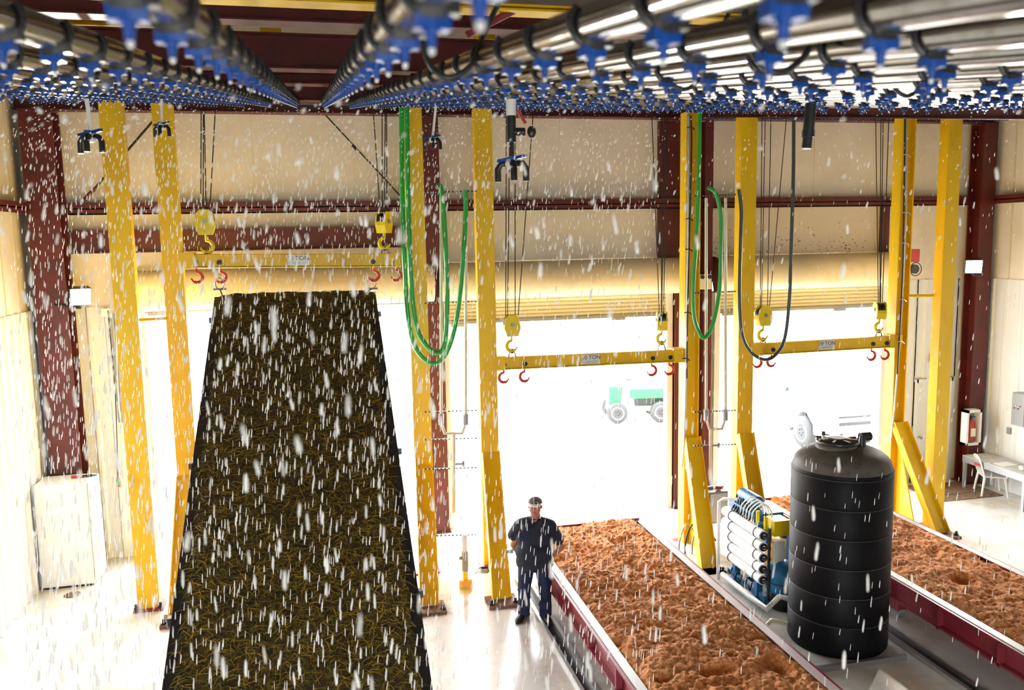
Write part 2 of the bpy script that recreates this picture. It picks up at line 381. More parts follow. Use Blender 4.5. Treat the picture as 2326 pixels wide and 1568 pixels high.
m=MB(); m.box((WD[0]-.04,WY-.07,0),(WD[0]+.04,WY+.1,2.4),CLAD); m.box((WD[1]-.04,WY-.07,0),(WD[1]+.04,WY+.1,2.4),CLAD); m.box((WD[0],WY-.07,2.32),(WD[1],WY+.1,2.4),CLAD); m.build('door_frame',t)
m=MB(); m.box((13.5,WY-.1,2.2),(13.75,WY-.04,2.27),GREYM); m.bar((13.7,WY-.1,2.24),(13.45,WY-.2,2.24),.03,.02,GREYM); m.build('door_closer',t)
m=MB(); m.cyl((13.14,WY-.04,1.05),(13.14,WY-.12,1.05),.03,GREYM); m.build('door_knob',t)

# ================================================================ yellow gantry
def gantry_post(X,Ym,foot,label,hsec=False,zt=7.86,brace=True,w=.28,group='yellow gantry posts with sloping braces'):
    if X>7: zt=8.5
    t=thing('gantry_post',(X,Ym,0),label,'post',group)
    m=MB()
    if hsec:
        m.ibeam((X,Ym,0.02),(X,Ym,zt),.26,.28,.022,YEL,side=(0,1,0))
    else:
        m.box((X-w/2,Ym-.11,0.02),(X+w/2,Ym+.11,zt),YEL)
        m.box((X-w/2-.012,Ym-.13,0.02),(X+w/2+.012,Ym-.11,zt),YEL)
    m.build('post_shaft',t)
    m=MB(); m.box((X-.22,Ym-.2,0),(X+.22,Ym+.2,.035),REDB); m.build('base_plate',t)
    if brace:
        fx,fy=foot; z1=2.05
        m=MB(); p=Vector((X,Ym-.15,z1)); q=Vector((fx,fy+.05,.06))
        m.bar(p,q,.30,.02,YEL,side=(1,0,0)); 
        d=(q-p).normalized(); nrm=Vector((1,0,0)).cross(d).normalized()
        for k in (-1,1): m.bar(p+Vector((k*.14,0,0))-nrm*.0,q+Vector((k*.14,0,0)),.018,.16,YEL,side=(1,0,0))
        m.build('brace',t)
        m=MB(); m.prism([(Ym-.12,z1-.1),(Ym-.12,.05),(fy+.25,.05)],X-.01,X+.01,YEL,fn=lambda a,b_,c:(c,a,b_)) 
        m.build('gusset_plate',t)
        m=MB(); m.box((fx-.24,fy-.2,0),(fx+.24,fy+.22,.05),MATD); m.build('foot_plate',t)
        for sx in (-1,1):
            m=MB(); m.cyl((fx+sx*.19,fy-.12,.05),(fx+sx*.19,fy-.12,.13),.022,DARK,8); m.cyl((fx+sx*.19,fy-.12,.05),(fx+sx*.19,fy-.12,.085),.04,DARK,6); m.build('anchor_bolt',t)
    else:
        for sx in (-1,1):
            m=MB(); m.cyl((X+sx*.18,Ym-.16,.035),(X+sx*.18,Ym-.16,.13),.022,DARK,8); m.cyl((X+sx*.18,Ym-.16,.035),(X+sx*.18,Ym-.16,.075),.04,DARK,6); m.build('anchor_bolt',t)
    return t
YP=14.0
def X_at(u,v,Y): return atY(u,v,Y).x
gp0=gantry_post(X_at(290,700,13.7),13.7,None,'outermost left yellow post standing nearest the white cabinet',brace=False,w=.30,group=None)
gantry_post(X_at(402,700,YP),YP,(-2.36,13.0),'second yellow post from the left, at the left end of the raised lifting beam')
gantry_post(X_at(949,700,YP),YP,(1.42,12.4),'yellow post beside the looped green hoses left of the pipe riser')
gantry_post(X_at(1103,700,YP),YP,(2.56,12.35),'yellow post standing behind the man in navy')
gantry_post(X_at(1566,700,YP),YP,(6.24,12.6),'yellow post with conduit beside the bright green hose',hsec=True)
gantry_post(X_at(1688,700,YP),YP,(7.35,12.7),'yellow post behind the blue pump machine and grey hose')
gantry_post(X_at(2040,700,YP),YP,(11.2,13.0),'yellow post with black cables at the right end of the right lifting beam',hsec=True)
gp1=gantry_post(X_at(2140,700,13.5),13.5,None,'rightmost plain yellow post standing on the dry floor near the table',brace=False,w=.26,group=None)
# tie bars from the outer posts to the next ones
x0=gp0.location.x; m=MB(); m.cyl(atY(305,728,13.7),atY(405,722,13.95),.025,YEL,8); o=m.build('tie_bar',gp0)
m=MB(); m.cyl(atY(2062,672,13.9),atY(2140,672,13.5),.03,YELH,8); m.build('tie_bar',gp1)
# cables and conduit on posts
def tubething(name,pts,r,mt,label,cat,smooth=True,n=8,group=None):
    m=MB(); m.tube(smooth_path(pts) if smooth else pts,r,mt,n); return tag(m.build(name),label,cat,group)
tubething('conduit_pipe',[atY(1564,262,13.82),atY(1562,600,13.82),atY(1556,950,13.82),atY(1550,1060,13.82)],.022,STEEL,'grey conduit running down the yellow post beside the green hose','conduit')
tubething('power_cable',[atY(1569,262,13.80),atY(1571,330,13.8),atY(1567,500,13.80),atY(1562,700,13.80),atY(1560,860,13.8)],.014,DARK,'black cable tied along the conduit of the middle yellow post','cable')
tubething('power_cable',[atY(2056,270,13.80),atY(2054,400,13.80),atY(2050,620,13.80),atY(2038,850,13.80)],.014,DARK,'black cable tied down the inside of the right yellow post','cable')
tubething('conduit_pipe',[atY(2060,270,13.82),atY(2058,480,13.82),atY(2048,700,13.82),atY(2034,900,13.82),atY(2024,1000,13.82)],.016,STEEL,'thin grey conduit beside the black cable on the right yellow post','conduit')
for (u,v,Y) in ((2056,352,13.8),(2056,483,13.8),(2052,552,13.8),(2046,680,13.8),(2042,776,13.8)):
    m=MB(); c=atY(u,v,Y); m.tube([c+Vector((-.05,-.01,0)),c+Vector((0,-.05,.01)),c+Vector((.06,-.02,-.01)),c+Vector((.10,-.03,-.05))],.010,STEEL,6)
    tag(m.build('cable_clip'),'small grey wire clip on the right yellow post','clip','wire clips on the right yellow post')
for (u,v,Y) in ((1566,290,13.8),(1563,498,13.8),(1562,567,13.8),(1560,710,13.8),(1555,815,13.8)):
    m=MB(); c=atY(u,v,Y); m.tube([c+Vector((-.05,-.01,0)),c+Vector((0,-.05,.01)),c+Vector((.06,-.02,-.01)),c+Vector((.08,-.03,-.04))],.010,DARK,6)
    tag(m.build('cable_clip'),'small dark clip holding the conduit on the middle yellow post','clip','clips on the middle post conduit')

# ================================================================ lifting beams, hook blocks
def hook_mesh(m,c,r,th,mt,flip=1):
    # open hook in XZ plane, shank at top c
    c=Vector(c); pts=[c,c+Vector((0,0,-r*.8))]
    cc=c+Vector((0,0,-r*1.9)); 
    for i in range(15):
        a=PI*.5-flip*(PI*1.45)*i/14
        pts.append(cc+Vector((math.cos(a)*r,0,math.sin(a)*r)))
    rr=[th*.8,th*.8]+[th*(1+.35*math.sin(PI*i/14)) *(1 if i<12 else .6) for i in range(15)]
    m.tube(pts,rr,mt,10); return m
def lifting_beam(pL,pR,label,text_t,hooks,h=.20,d=.16,drop=False):
    pL=Vector(pL);pR=Vector(pR); t=thing('lifting_beam',(pL+pR)/2,label,'beam','yellow lifting beams between the posts')
    m=MB(); m.bar(pL,pR,d,h,YEL,side=(0,1,0)); m.bar(pL+Vector((0,-.02,-h/2-.008)),pR+Vector((0,-.02,-h/2-.008)),d+.07,.016,YELH,side=(0,1,0)); m.build('beam_body',t,bevel=.008)
    for e,s in ((pL,1),(pR,-1)):
        m=MB(); m.box((e.x-.13,e.y-.13,e.z-h*.62),(e.x+.13,e.y+.13,e.z+h*.62),YEL); m.box((e.x-.16,e.y-.05,e.z-.1),(e.x+.16,e.y+.05,e.z+.1),DARK); m.build('guide_shoe',t)
    dd=(pR-pL)
    c=pL+dd*text_t; ang=math.atan2(dd.z,dd.x)
    lp=thing('plate',(0,0,0),None,None); bpy.data.objects.remove(lp)
    m=MB(); m.cbox(c+Vector((0,-d/2-.004,0)),(.33,.008,.17),WHTM); pl=m.build('capacity_plate',t,origin=c)
    text('lettering','10 TON',.10,c+Vector((0,-d/2-.0085,.03)),(PI/2,0,0),DARK,pl)
    text('lettering','CAPACITY',.05,c+Vector((0,-d/2-.0085,-.045)),(PI/2,0,0),GREYM,pl)
    for k,(tt,fl) in enumerate(hooks):
        c=pL+dd*tt
        m=MB(); m.cyl(c+Vector((0,-d/2-.02,-.03)),c+Vector((0,d/2+.02,-.03)),.04,DARK,10); m.build('pin',t)
        m=MB(); hook_mesh(m,c+Vector((0,-.03,-h/2+.0)),.085,.021,REDH,fl); m.build('lifting_hook',t)
    return t
# positions from the photo
def P14(u,v): return atY(u,v,13.98)
lifting_beam(P14(425,592),P14(905,594),'raised yellow lifting beam holding up the straw-covered bed','',[(.06,1),(.16,1),(.87,1),(.975,1)]) if False else None
def mkbeam(u0,v0,u1,v1,label,tt,hooks):
    return lifting_beam(P14(u0,v0),P14(u1,v1),label,tt,hooks)
mkbeam(425,592,912,590,'raised yellow lifting beam above the straw-covered bed',.505,[(.04,1),(.145,1),(.86,1),(.97,1)])
mkbeam(1128,824,1540,806,'yellow lifting beam hanging low across the middle doorway',.50,[(.035,-1),(.145,-1),(.845,1),(.945,1)])
mkbeam(1712,792,2026,774,'yellow lifting beam hanging across the right doorway before the pickup',.50,[(.02,1),(.12,-1),(.84,1),(.94,1)])
def hook_block(u,v,size,wires,label,flip=1,turn=0,hookto=None):
    c=P14(u,v); t=thing('hook_block',c,label,'pulley','yellow hook blocks on wire ropes')
    s=size; q=Matrix.Rotation(turn,3,'Z')
    m=MB()
    poly=[(-.13,.13),(-.07,.2),(.07,.2),(.13,.13),(.15,-.05),(.10,-.19),(-.10,-.19),(-.15,-.05)]
    for (y0,y1) in ((-.09,-.07),(.07,.09)):
        m.prism([(x*s,z*s) for x,z in poly],y0,y1,YELH,fn=lambda x,z,y:tuple(c+q@Vector((x,y,z))))
    m.prism([(x*s*.8,z*s) for x,z in poly[3:7]+[(-.10,-.19)]],-.07,.07,YELH,fn=lambda x,z,y:tuple(c+q@Vector((x,y,z))))
    m.prism([(x*s,(z)*s) for x,z in [(-.15,-.05),(-.14,.02),(.14,.02),(.15,-.05),(.10,-.19),(-.10,-.19)]],-.07,.07,YELH,fn=lambda x,z,y:tuple(c+q@Vector((x,y,z))))
    m.build('sheave_housing',t)
    m=MB()
    for y in (-.035,.035): m.cyl(c+q@Vector((0,y-.022,.04*s)),c+q@Vector((0,y+.022,.04*s)),.135*s,DARK,18)
    m.build('sheave',t)
    m=MB(); m.cyl(c+q@Vector((0,-.11,.02)),c+q@Vector((0,.11,.02)),.035,GREYM,10); m.build('axle_pin',t)
    m=MB(); hook_mesh(m,c+Vector((0,0,-.19*s)),.095*s,.024,YELH,flip); m.build('hook',t)
    m=MB(); e=c+Vector((0,0,-.19*s-.28*s)); m.tube([e+Vector((0,0,.05)),e+Vector((.05,0,-.04)),e+Vector((.09,0,-.17)),],.013,GREYM,6); m.tube([e+Vector((0,0,.05)),e+Vector((-.05,0,-.04)),e+Vector((-.09,0,-.17)),],.013,GREYM,6); m.ell(e+Vector((0,0,0)),(.035,.03,.04),DARK); m.build('shackle',t)
    for (u0,u1,v1) in wires:
        a=atY(u1,v1,13.98); bq=c+Vector(((u0-u)/150.,0,.18*s))
        a=bq+(a-bq)*1.08
        m=MB(); m.cyl(bq,a,.0085,DARK,6); m.build('wire_rope',t)
    return t
hook_block(466,506,1.0,((458,457,268),(463,462,268),(470,464,268),(478,488,268)),'yellow hook block at the left of the raised lifting beam')
hook_block(872,506,.9,((864,849,268),(869,868,268),(874,875,268),(880,878,268)),'yellow hook block over the right end of the raised lifting beam',-1,turn=1.0)
hook_block(1162,740,.95,((1147,1150,272),(1152,1158,272),(1172,1170,272),(1180,1210,272)),'yellow hook block over the left end of the middle lifting beam',-1)
hook_block(1503,730,.85,((1496,1481,272),(1502,1504,272),(1503,1510,272),(1508,1516,272)),'yellow hook block over the right end of the middle lifting beam',-1,turn=1.3)
hook_block(1734,718,.95,((1724,1731,272),(1728,1738,272),(1746,1751,272),(1752,1786,272)),'yellow hook block over the left end of the right lifting beam',-1)
hook_block(1998,706,.85,((1993,1989,272),(1998,2001,272),(2000,2006,272),(2006,2019,272)),'yellow hook block partly behind the right yellow post',-1,turn=1.3)

# ================================================================ soil beds
def bed_side(m,x,sx,y0,y1,z0,z1):
    m.box((x-.02,y0,z0),(x+.02,y1,z1),REDB)
    m.box((min(x,x+sx*.10),y0,z1-.03),(max(x,x+sx*.10),y1,z1),REDB); m.box((min(x,x+sx*.10),y0,z0),(max(x,x+sx*.10),y1,z0+.03),REDB)
def soil_bed(x0,x1,y0,y1,label,soil_label,seed):
    t=thing('soil_bed',((x0+x1)/2,(y0+y1)/2,0),label,'soil bed','steel beds filled with orange soil')
    z0,z1=.40,.72
    for x,s in ((x0,-1),(x1,1)):
        m=MB(); bed_side(m,x,s,y0,y1,z0,z1)
        y=y1-.5
        while y>y0:
            m.box((min(x,x+s*.10),y-.02,z0-.02),(max(x,x+s*.10),y+.02,z1-.02),REDB); y-=1.05
        m.build('side_rail',t)
        m=MB(); m.box((x-.055,y0,z1),(x+.055,y1,z1+.012),WHTM if s<0 else PALER); m.build('rim_strip',t)
    m=MB(); m.box((x0,y1-.03,z0),(x1,y1+.02,z1+.05),REDB); m.build('end_plate',t)
    m=MB(); m.box((x0,y0,z0-.02),(x1,y1,z0),REDB); m.build('bed_pan',t)
    for yy in (y1-.6,y1-3.6,y0+1):
        m=MB()
        for x in (x0+.15,x1-.15):
            m=MB(); m.cyl((x-.05,yy,.13),(x+.05,yy,.13),.11,GREYM,16); m.box((x-.07,yy-.1,.15),(x+.07,yy+.1,z0),REDB); m.build('wheel',t)
    nx,ny=150,430; vs=[];fs=[]
    for j in range(ny+1):
        for i in range(nx+1):
            x=x0+.025+(x1-x0-.05)*i/nx; y=y0+(y1-.03-y0)*j/ny
            v=Vector((x*1.0+seed,y,seed))
            e=min(i,nx-i)/nx; ed=min(1,e*12)
            h=noise.noise(v*1.3)*.04+noise.noise(v*3.3)*.04+noise.noise(v*8)*.034+noise.noise(v*19)*.026+abs(noise.noise(v*38))*.024
            pit=noise.noise(v*2.1+Vector((9,3,1))); h-= max(0,pit-.42)*.3
            vs.append((x,y,z1-.035*(1-ed)+ .035*ed+h*(.35+.65*ed)))
    for j in range(ny):
        for i in range(nx): a=j*(nx+1)+i; fs.append((a,a+1,a+nx+2,a+nx+1))
    m=MB(); m.add(vs,fs,SOIL,True); o=m.build('soil',t); tag(o,label=soil_label); o['kind']='stuff'
    return t
soil_bed(3.27,5.31,5.0,13.5,'long maroon bed heaped with orange soil beside the standing man','lumpy orange clay soil',0)
soil_bed(8.0,9.78,5.0,13.9,'long maroon bed of orange soil behind and right of the black tank','lumpy orange clay soil',31)

# tilted bed covered with straw blanket
def straw_bed():
    A=Vector((-.38,13.5,4.93)); B=Vector((-.37,7.6,1.63)); d=(B-A).normalized()
    L=(A-B).length+3.0; E=A+d*L; w0=1.12; a=Vector((1,0,0)); n=a.cross(d).normalized()
    if n.z<0: n=-n
    t=thing('tilted_bed',E,'steep raised bed covered with wet straw blanket, rain falling in front of it','soil bed')
    m=MB()
    for s in (-1,1):
        p=A+a*s*w0-n*.17; q=E+a*s*w0-n*.17
        m.bar(p,q,.05,.34,BLK,side=a)
        m.bar(p-n*.15+a*s*.05,q-n*.15+a*s*.05,.12,.03,BLK,side=a); m.bar(p+n*.15+a*s*.05,q+n*.15+a*s*.05,.10,.02,BLK,side=a)
    m.bar(A-a*w0-n*.17,A+a*w0-n*.17,.05,.34,BLK,side=d)
    m.bar(A-n*.32,E-n*.32,2*w0,.02,REDB,side=a)
    m.build('steel_frame',t)
    nx,ny=70,260; vs=[];fs=[]
    for j in range(ny+1):
        for i in range(nx+1):
            u=-1+2*i/nx; p=A+d*(L*j/ny)+a*u*w0*.985
            h=.03+noise.noise(p*2.5)*.03+noise.noise(p*9)*.02
            h+= -.03*math.exp(-((u-.45)/.06)**2)
            vs.append(p+n*h)
    for j in range(ny):
        for i in range(nx): k=j*(nx+1)+i; fs.append((k,k+nx+1,k+nx+2,k+1))
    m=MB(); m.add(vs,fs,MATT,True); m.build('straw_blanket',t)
    m=MB(); R=random.Random(3)
    for k in range(26000):
        u=R.uniform(-1,1.0); s=R.random()**.85*L; p=A+d*s+a*u*w0*.98
        p=p+n*(.03+noise.noise(p*2.5)*.03+R.uniform(.0,.045))
        th=R.uniform(0,PI); dr=(a*math.cos(th)+d*math.sin(th)+n*R.uniform(-.25,.45)).normalized()
        ln=R.uniform(.05,.20); w=R.uniform(.0018,.0042); sd=dr.cross(n).normalized()*w
        mid=p+dr*ln*.5+n*R.uniform(0,.02)+sd*R.uniform(-4,4); q=p+dr*ln
        mt=R.choices((S1,S2,S3),(.30,.45,.25))[0]
        m.add([p-sd,p+sd,mid+sd,mid-sd,q],[(0,1,2,3),(3,2,4)],mt)
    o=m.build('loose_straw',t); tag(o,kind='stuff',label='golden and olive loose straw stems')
    for (s,z) in ((-1,0),(1,0)):
        for kk in (.5,3.6,5.8):
            m=MB(); p=A+a*s*(w0+.1)+d*kk-n*.1; m.cbox(p,(.10,.08,.08),BLK); m.build('frame_lug',t)
    for s,u,v in ((-1,498,655),(1,843,655)):
        pt=A+a*s*(w0-.02); top=P14(u,632)
        m=MB(); m.tube([top+Vector((math.cos(x)*.07,0,-.09+math.sin(x)*.09)) for x in [PI*.5+2*PI*i/12 for i in range(13)]],.014,GREYM,6); m.cyl(top+Vector((-.1,0,-.18)),top+Vector((.1,0,-.18)),.022,GREYM,8)
        m.cyl(top+Vector((0,0,-.18)),pt,.012,DARK,6); m.build('lifting_shackle',t)
straw_bed()

# floor rails / gutters beside the beds
m=MB(); 
for x,w,h in ((2.98,.05,.06),(3.16,.05,.06)): m.box((x-w/2,2,0),(x+w/2,13.2,h),STEEL)
m.box((3.005,2,0),(3.135,13.2,.012),DARK); m.box((3.2,2,0),(3.55,13.2,.02),CONC)
tag(m.build('floor_track'),'wet steel track with a dark slot on the floor left of the near soil bed','track')
m=MB(); m.box((7.60,2,0),(7.66,13.4,.06),STEEL); m.box((7.8,2,0),(7.84,13.4,.05),STEEL); m.box((7.66,2,0),(7.8,13.4,.012),DARK)
tag(m.build('floor_track'),'steel track with a dark slot on the floor left of the far soil bed','track')
m=MB(); m.box((5.5,9.25,0),(7.42,14.0,.05),CONC); m.box((5.47,9.2,0),(5.53,14.0,.07),STEEL); m.box((5.5,9.19,0),(7.45,9.25,.07),GREYM)
tag(m.build('equipment_pad'),'low concrete pad with steel edging under the black tank','pad')

# ================================================================ black tank
def tank():
    c=Vector((6.87,9.92,.05)); R=.665
    zs=atY(1938,1050,9.92).z; zt=atY(1905,1000,9.92).z
    t=thing('water_tank',c,'tall black ribbed water tank with dusty domed top on the concrete pad','tank')
    Hs=zs-.05
    prof=[(R*.97,0),(R,.03)]
    nb=6
    for i in range(nb):
        z0=.05+(Hs-.12)*i/nb; z1=.05+(Hs-.12)*(i+1)/nb
        prof+=[(R,z0+.02),(R,z1-.022),(R-.004,z1-.016),(R-.004,z1-.010),(R,z1)]
    prof+=[(R,Hs-.05),(R-.01,Hs-.02)]
    m=MB(); m.lathe(c,prof,TANKM,64); m.build('tank_body',t)
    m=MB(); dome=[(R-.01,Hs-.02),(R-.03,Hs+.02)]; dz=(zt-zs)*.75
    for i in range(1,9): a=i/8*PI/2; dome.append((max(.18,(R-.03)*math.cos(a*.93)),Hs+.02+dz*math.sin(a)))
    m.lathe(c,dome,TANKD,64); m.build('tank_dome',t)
    top=c+Vector((-.10,0,Hs+dz-.02))
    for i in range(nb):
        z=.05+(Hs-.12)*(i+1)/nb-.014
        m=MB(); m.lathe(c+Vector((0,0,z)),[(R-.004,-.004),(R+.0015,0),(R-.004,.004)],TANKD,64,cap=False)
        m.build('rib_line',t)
    m=MB(); m.lathe(top,[(.26,-.06),(.27,.05),(.24,.07),(.20,.075)],TANKD,28); m.build('manway_neck',t)
    m=MB(); m.lathe(top+Vector((.02,0,.07)),[(.28,0),(.29,.03),(.27,.05),(.1,.07)],BLK,28)
    for i in range(8): a=i*PI/4; m.cbox(top+Vector((.02+math.cos(a)*.2,math.sin(a)*.2,.125)),(.16,.03,.02),BLK,Matrix.Rotation(a,3,'Z'))
    m.build('lid',t)
    m=MB(); f=c+Vector((.22,-.1,Hs+dz-.02)); m.cyl(f,f+Vector((0,0,.13)),.06,BLK,14); m.cyl(f+Vector((-.02,0,.15)),f+Vector((.13,0,.15)),.06,BLK,12); m.build('vent_fitting',t)
    m=MB(); f=c+Vector((-.3,0,Hs+dz+.05)); m.cyl(f,f+Vector((0,0,.12)),.02,CREAM,8); m.cyl(f+Vector((0,0,.12)),f+Vector((0,0,.17)),.024,DARK,8); m.build('float_stem',t)
tank()
m=MB(); m.tube(smooth_path([atZ(1738,1445,.06),atZ(1738,1428,.12),atZ(1750,1412,.18),(6.1,10.3,.22),(6.25,10.15,.22)]),.03,CREAM,10); tag(m.build('drain_pipe'),'cream bent drain pipe at the foot of the black tank','pipe')

# ================================================================ filtration machine (between bed and tank)
def machine():
    # membranes run along Y; seen from the left
    X=6.42; Y0,Y1=11.05,12.25
    t=thing('filtration_machine',(X,(Y0+Y1)/2,.05),'blue framed filter machine with stacked white membrane tubes','machine')
    m=MB()
    for y in (Y0+.25,Y1-.25):
        m.box((X-.05,y-.05,.1),(X+.05,y+.05,1.3),BLUEP); m.box((X+.5,y-.05,.1),(X+.6,y+.05,1.3),BLUEP); m.box((X-.12,y-.06,.05),(X+.7,y+.06,.15),BLUEP)
    m.box((X-.03,Y0,.12),(X+.06,Y1,.22),BLUEP); m.box((X+.5,Y0,.12),(X+.6,Y1,.22),BLUEP); m.box((X,Y0+.4,1.26),(X+.5,Y1+.05,1.38),BLUEP)
    m.build('machine_frame',t,bevel=.005)
    for z in (1.2,1.02,.85,.67,.50):
        m=MB(); m.cyl((X-.08,Y0-.02,z),(X-.08,Y1,z),.078,WHT,20); tb=m.build('membrane_tube',t)
        m=MB(); m.cyl((X-.08,Y0-.04,z),(X-.08,Y0-.015,z),.06,DARK,18); m.cyl((X-.08,Y0-.06,z),(X-.08,Y0-.03,z),.03,WHT,10); m.build('end_cap',tb)
        for y in (Y0+.15,Y0+.95):
            m=MB(); m.tube([(X-.08+math.cos(a)*.083,y,z+math.sin(a)*.083) for a in [2*PI*i/14 for i in range(15)]],.007,DARK,5)
            m.build('strap',tb)
    m=MB(); m.tube([(X-.02,Y0-.08,.2),(X-.03,Y0-.1,.7),(X-.02,Y0-.09,1.35)],.022,DARK,8)
    for z in (1.2,1.02,.85,.67,.50): m.cyl((X-.02,Y0-.09,z),(X-.12,Y0-.05,z),.02,DARK,8); m.ell((X-.02,Y0-.09,z),(.03,.03,.04),DARK,8,6)
    m.build('black_manifold',t)
    m=MB(); m.box((X+.10,Y0-.02,1.16),(X+.36,Y0+.26,1.40),YELH); m.cyl((X+.02,Y0+.1,1.25),(X+.02,Y0+.1,1.45),.03,YELH,8); m.cyl((X+.02,Y0+.1,1.45),(X+.02,Y0+.1,1.52),.012,DARK,8)
    m.cyl((X+.0,Y0+.3,1.3),(X+.0,Y0+.3,1.48),.03,YELH,8); m.build('yellow_control_box',t,bevel=.01)
    m=MB(); m.box((X+.08,Y0-.05,.55),(X+.26,Y0-.03,1.1),WHTM); m.build('white_panel',t)
    m=MB()
    for i in range(5):
        y=Y0+.3+i*.09
        m.tube(smooth_path([(X-.05,y+.1,1.26),(X-.02,y+.1,1.44),(X+.1,y,1.58),(X+.2,y-.05,1.46),(X+.2,y-.08,1.28)]),.012,WHT,6)
    m.build('white_tubing',t)
    m=MB()
    for i in range(9):
        y=Y0+.45+i*.07; m.tube(smooth_path([(X-.08,y,1.26),(X+.02,y+.06,1.36),(X+.1,y+.15,1.44+.02*(i%3))]),.014,DARK,6)
    m.cyl((X+.2,Y0+.65,1.48),(X+.2,Y0+1.15,1.48),.11,BLUEP,14); m.ell((X+.2,Y0+.65,1.48),(.11,.05,.11),BLUEP)
    m.build('pump_motor',t)
    m=MB(); m.tube([(X-.25,Y1-.1,.07),(X-.25,Y1-.1,1.40),(X-.2,Y1-.15,1.46),(X-.02,Y1-.3,1.48)],.028,WHT,10); m.build('white_standpipe',t)
    m=MB(); m.tube([(X-.22,Y1-.2,.20),(X-.22,Y0+.1,.20),(X-.16,Y0-.30,.17),(X+.04,Y0-.30,.34),(X+.14,Y0-.42,.34),(X+.42,Y0-.42,.34)],.045,WHT,10); m.build('drain_line',t)
    for i in range(5):
        y=Y1-.3-i*.16; m=MB(); m.tube([(X-.1,y,.34),(X-.16,y-.04,.24),(X-.2,y-.06,.34)],.014,DARK,6)
        m.build('valve_handle',t)
machine()
t=thing('pressure_tank',(6.74,11.0,.05),'rounded blue pressure tank partly hidden behind the black tank','tank')
c=Vector((6.68,11.0,.05)); m=MB(); m.lathe(c,[(.24,.26),(.27,.30),(.275,.48),(.26,.58),(.20,.67),(.1,.72),(.02,.73)],BLUEP,32); m.build('tank_shell',t)
m=MB(); m.lathe(c,[(.2,0),(.22,.02),(.24,.26)],BLK,28); m.build('tank_base',t)
m=MB(); m.lathe(c+Vector((0,0,.44)),[(.277,-.01),(.283,0),(.277,.01)],DARK,32,cap=False); m.build('seam_band',t)
m=MB(); m.box(c+Vector((.0,-.285,.36)),c+Vector((.07,-.27,.46)),WHTM); m.build('label_sticker',t)
dx_=atY(1785,1280,12.0).x
t=thing('plastic_drum',(dx_,12.0,0.05),'amber plastic drum with lime label behind the machine','drum')
c=Vector((dx_,12.0,.05)); m=MB(); m.lathe(c,[(.40,0),(.42,.1),(.42,.55),(.36,.66),(.14,.70)],YTANK,32); m.build('drum_body',t)
m=MB(); m.lathe(c+Vector((0,0,.70)),[(.12,0),(.12,.05),(.02,.06)],BLK,18); m.build('drum_cap',t)
m=MB()
vs=[];fs=[]
for i in range(9):
    a=-PI*.62+i*.09; vs+=[c+Vector((math.cos(a)*.426,math.sin(a)*.426,.22)),c+Vector((math.cos(a)*.426,math.sin(a)*.426,.5))]
for i in range(8): fs.append((2*i,2*i+2,2*i+3,2*i+1))
m.add(vs,fs,LIME); m.build('drum_label',t)
# electrical enclosure on strut frame
t=thing('control_cabinet',(6.55,13.45,0),'grey electrical enclosure on a steel strut stand behind the sloping brace','cabinet')
e=atY(1612,1150,13.4)
m=MB(); m.box((e.x-.10,13.25,e.z-.28),(e.x+.28,13.5,e.z+.30),GREYM); m.build('enclosure',t,bevel=.01)
m=MB(); m.box((e.x-.07,13.23,e.z-.25),(e.x+.25,13.25,e.z+.27),WHTM); m.build('enclosure_door',t)
m=MB(); m.box((e.x+.05,13.45,0),(e.x+.09,13.5,e.z+.35),STEEL); m.box((e.x-.15,13.45,e.z+.3),(e.x+.3,13.5,e.z+.34),STEEL); m.build('strut_stand',t)
m=MB(); m.cyl((e.x+.15,13.35,e.z+.32),(e.x+.15,13.35,e.z+.38),.05,REDH,12); m.build('stop_button',t)
for k,(u,u2) in enumerate(((1536,1560),(1550,1575),(1566,1590),(1580,1596))):
    a=atZ(u+6,1262,.02); bq=atZ(u2+18,1262,.02)
    tubething('floor_hose',[a,a+Vector((.02,0,.3)),(a+bq)/2+Vector((.1,.2,.5)),bq+Vector((.3,.4,.1))],.016,DARK if k%2 else GREYM,'thin dark hose looping up from the floor beside the near soil bed','hose',group='thin hoses at the base of the middle yellow post')

# ================================================================ hoses
def hose(name,pix,Y,r,mt,label):
    return tubething(name,[atY(u,v,Y) for u,v in pix],r,mt,label,'hose',n=12)
hose('green_hose',[(912,245),(914,450),(920,620),(930,740),(950,800),(985,826),(1015,800),(1038,720),(1052,590),(1058,480),(1057,432)],13.3,.040,GREEN,'green hose hanging in the outer loop beside the middle red column')
hose('green_hose',[(924,245),(928,480),(934,640),(946,740),(965,780),(992,802),(1010,780),(1016,680),(1012,560),(1006,460),(1000,424),(994,424)],13.2,.040,GREEN,'green hose hanging in the inner loop beside the middle red column')
hose('green_hose',[(1589,250),(1587,400),(1582,540),(1574,660),(1577,720),(1588,755),(1600,768),(1618,740),(1634,660),(1637,560),(1637,490),(1626,440),(1608,426)],13.3,.034,GREEN,'bright green hose looping beside the middle yellow post')
hose('grey_hose',[(1803,262),(1802,400),(1797,560),(1793,680),(1782,770),(1760,808),(1735,817),(1706,800),(1686,760),(1680,680),(1682,560),(1684,480),(1678,430)],13.2,.030,GREYH,'dark grey hose looping down in front of the right lifting beam')
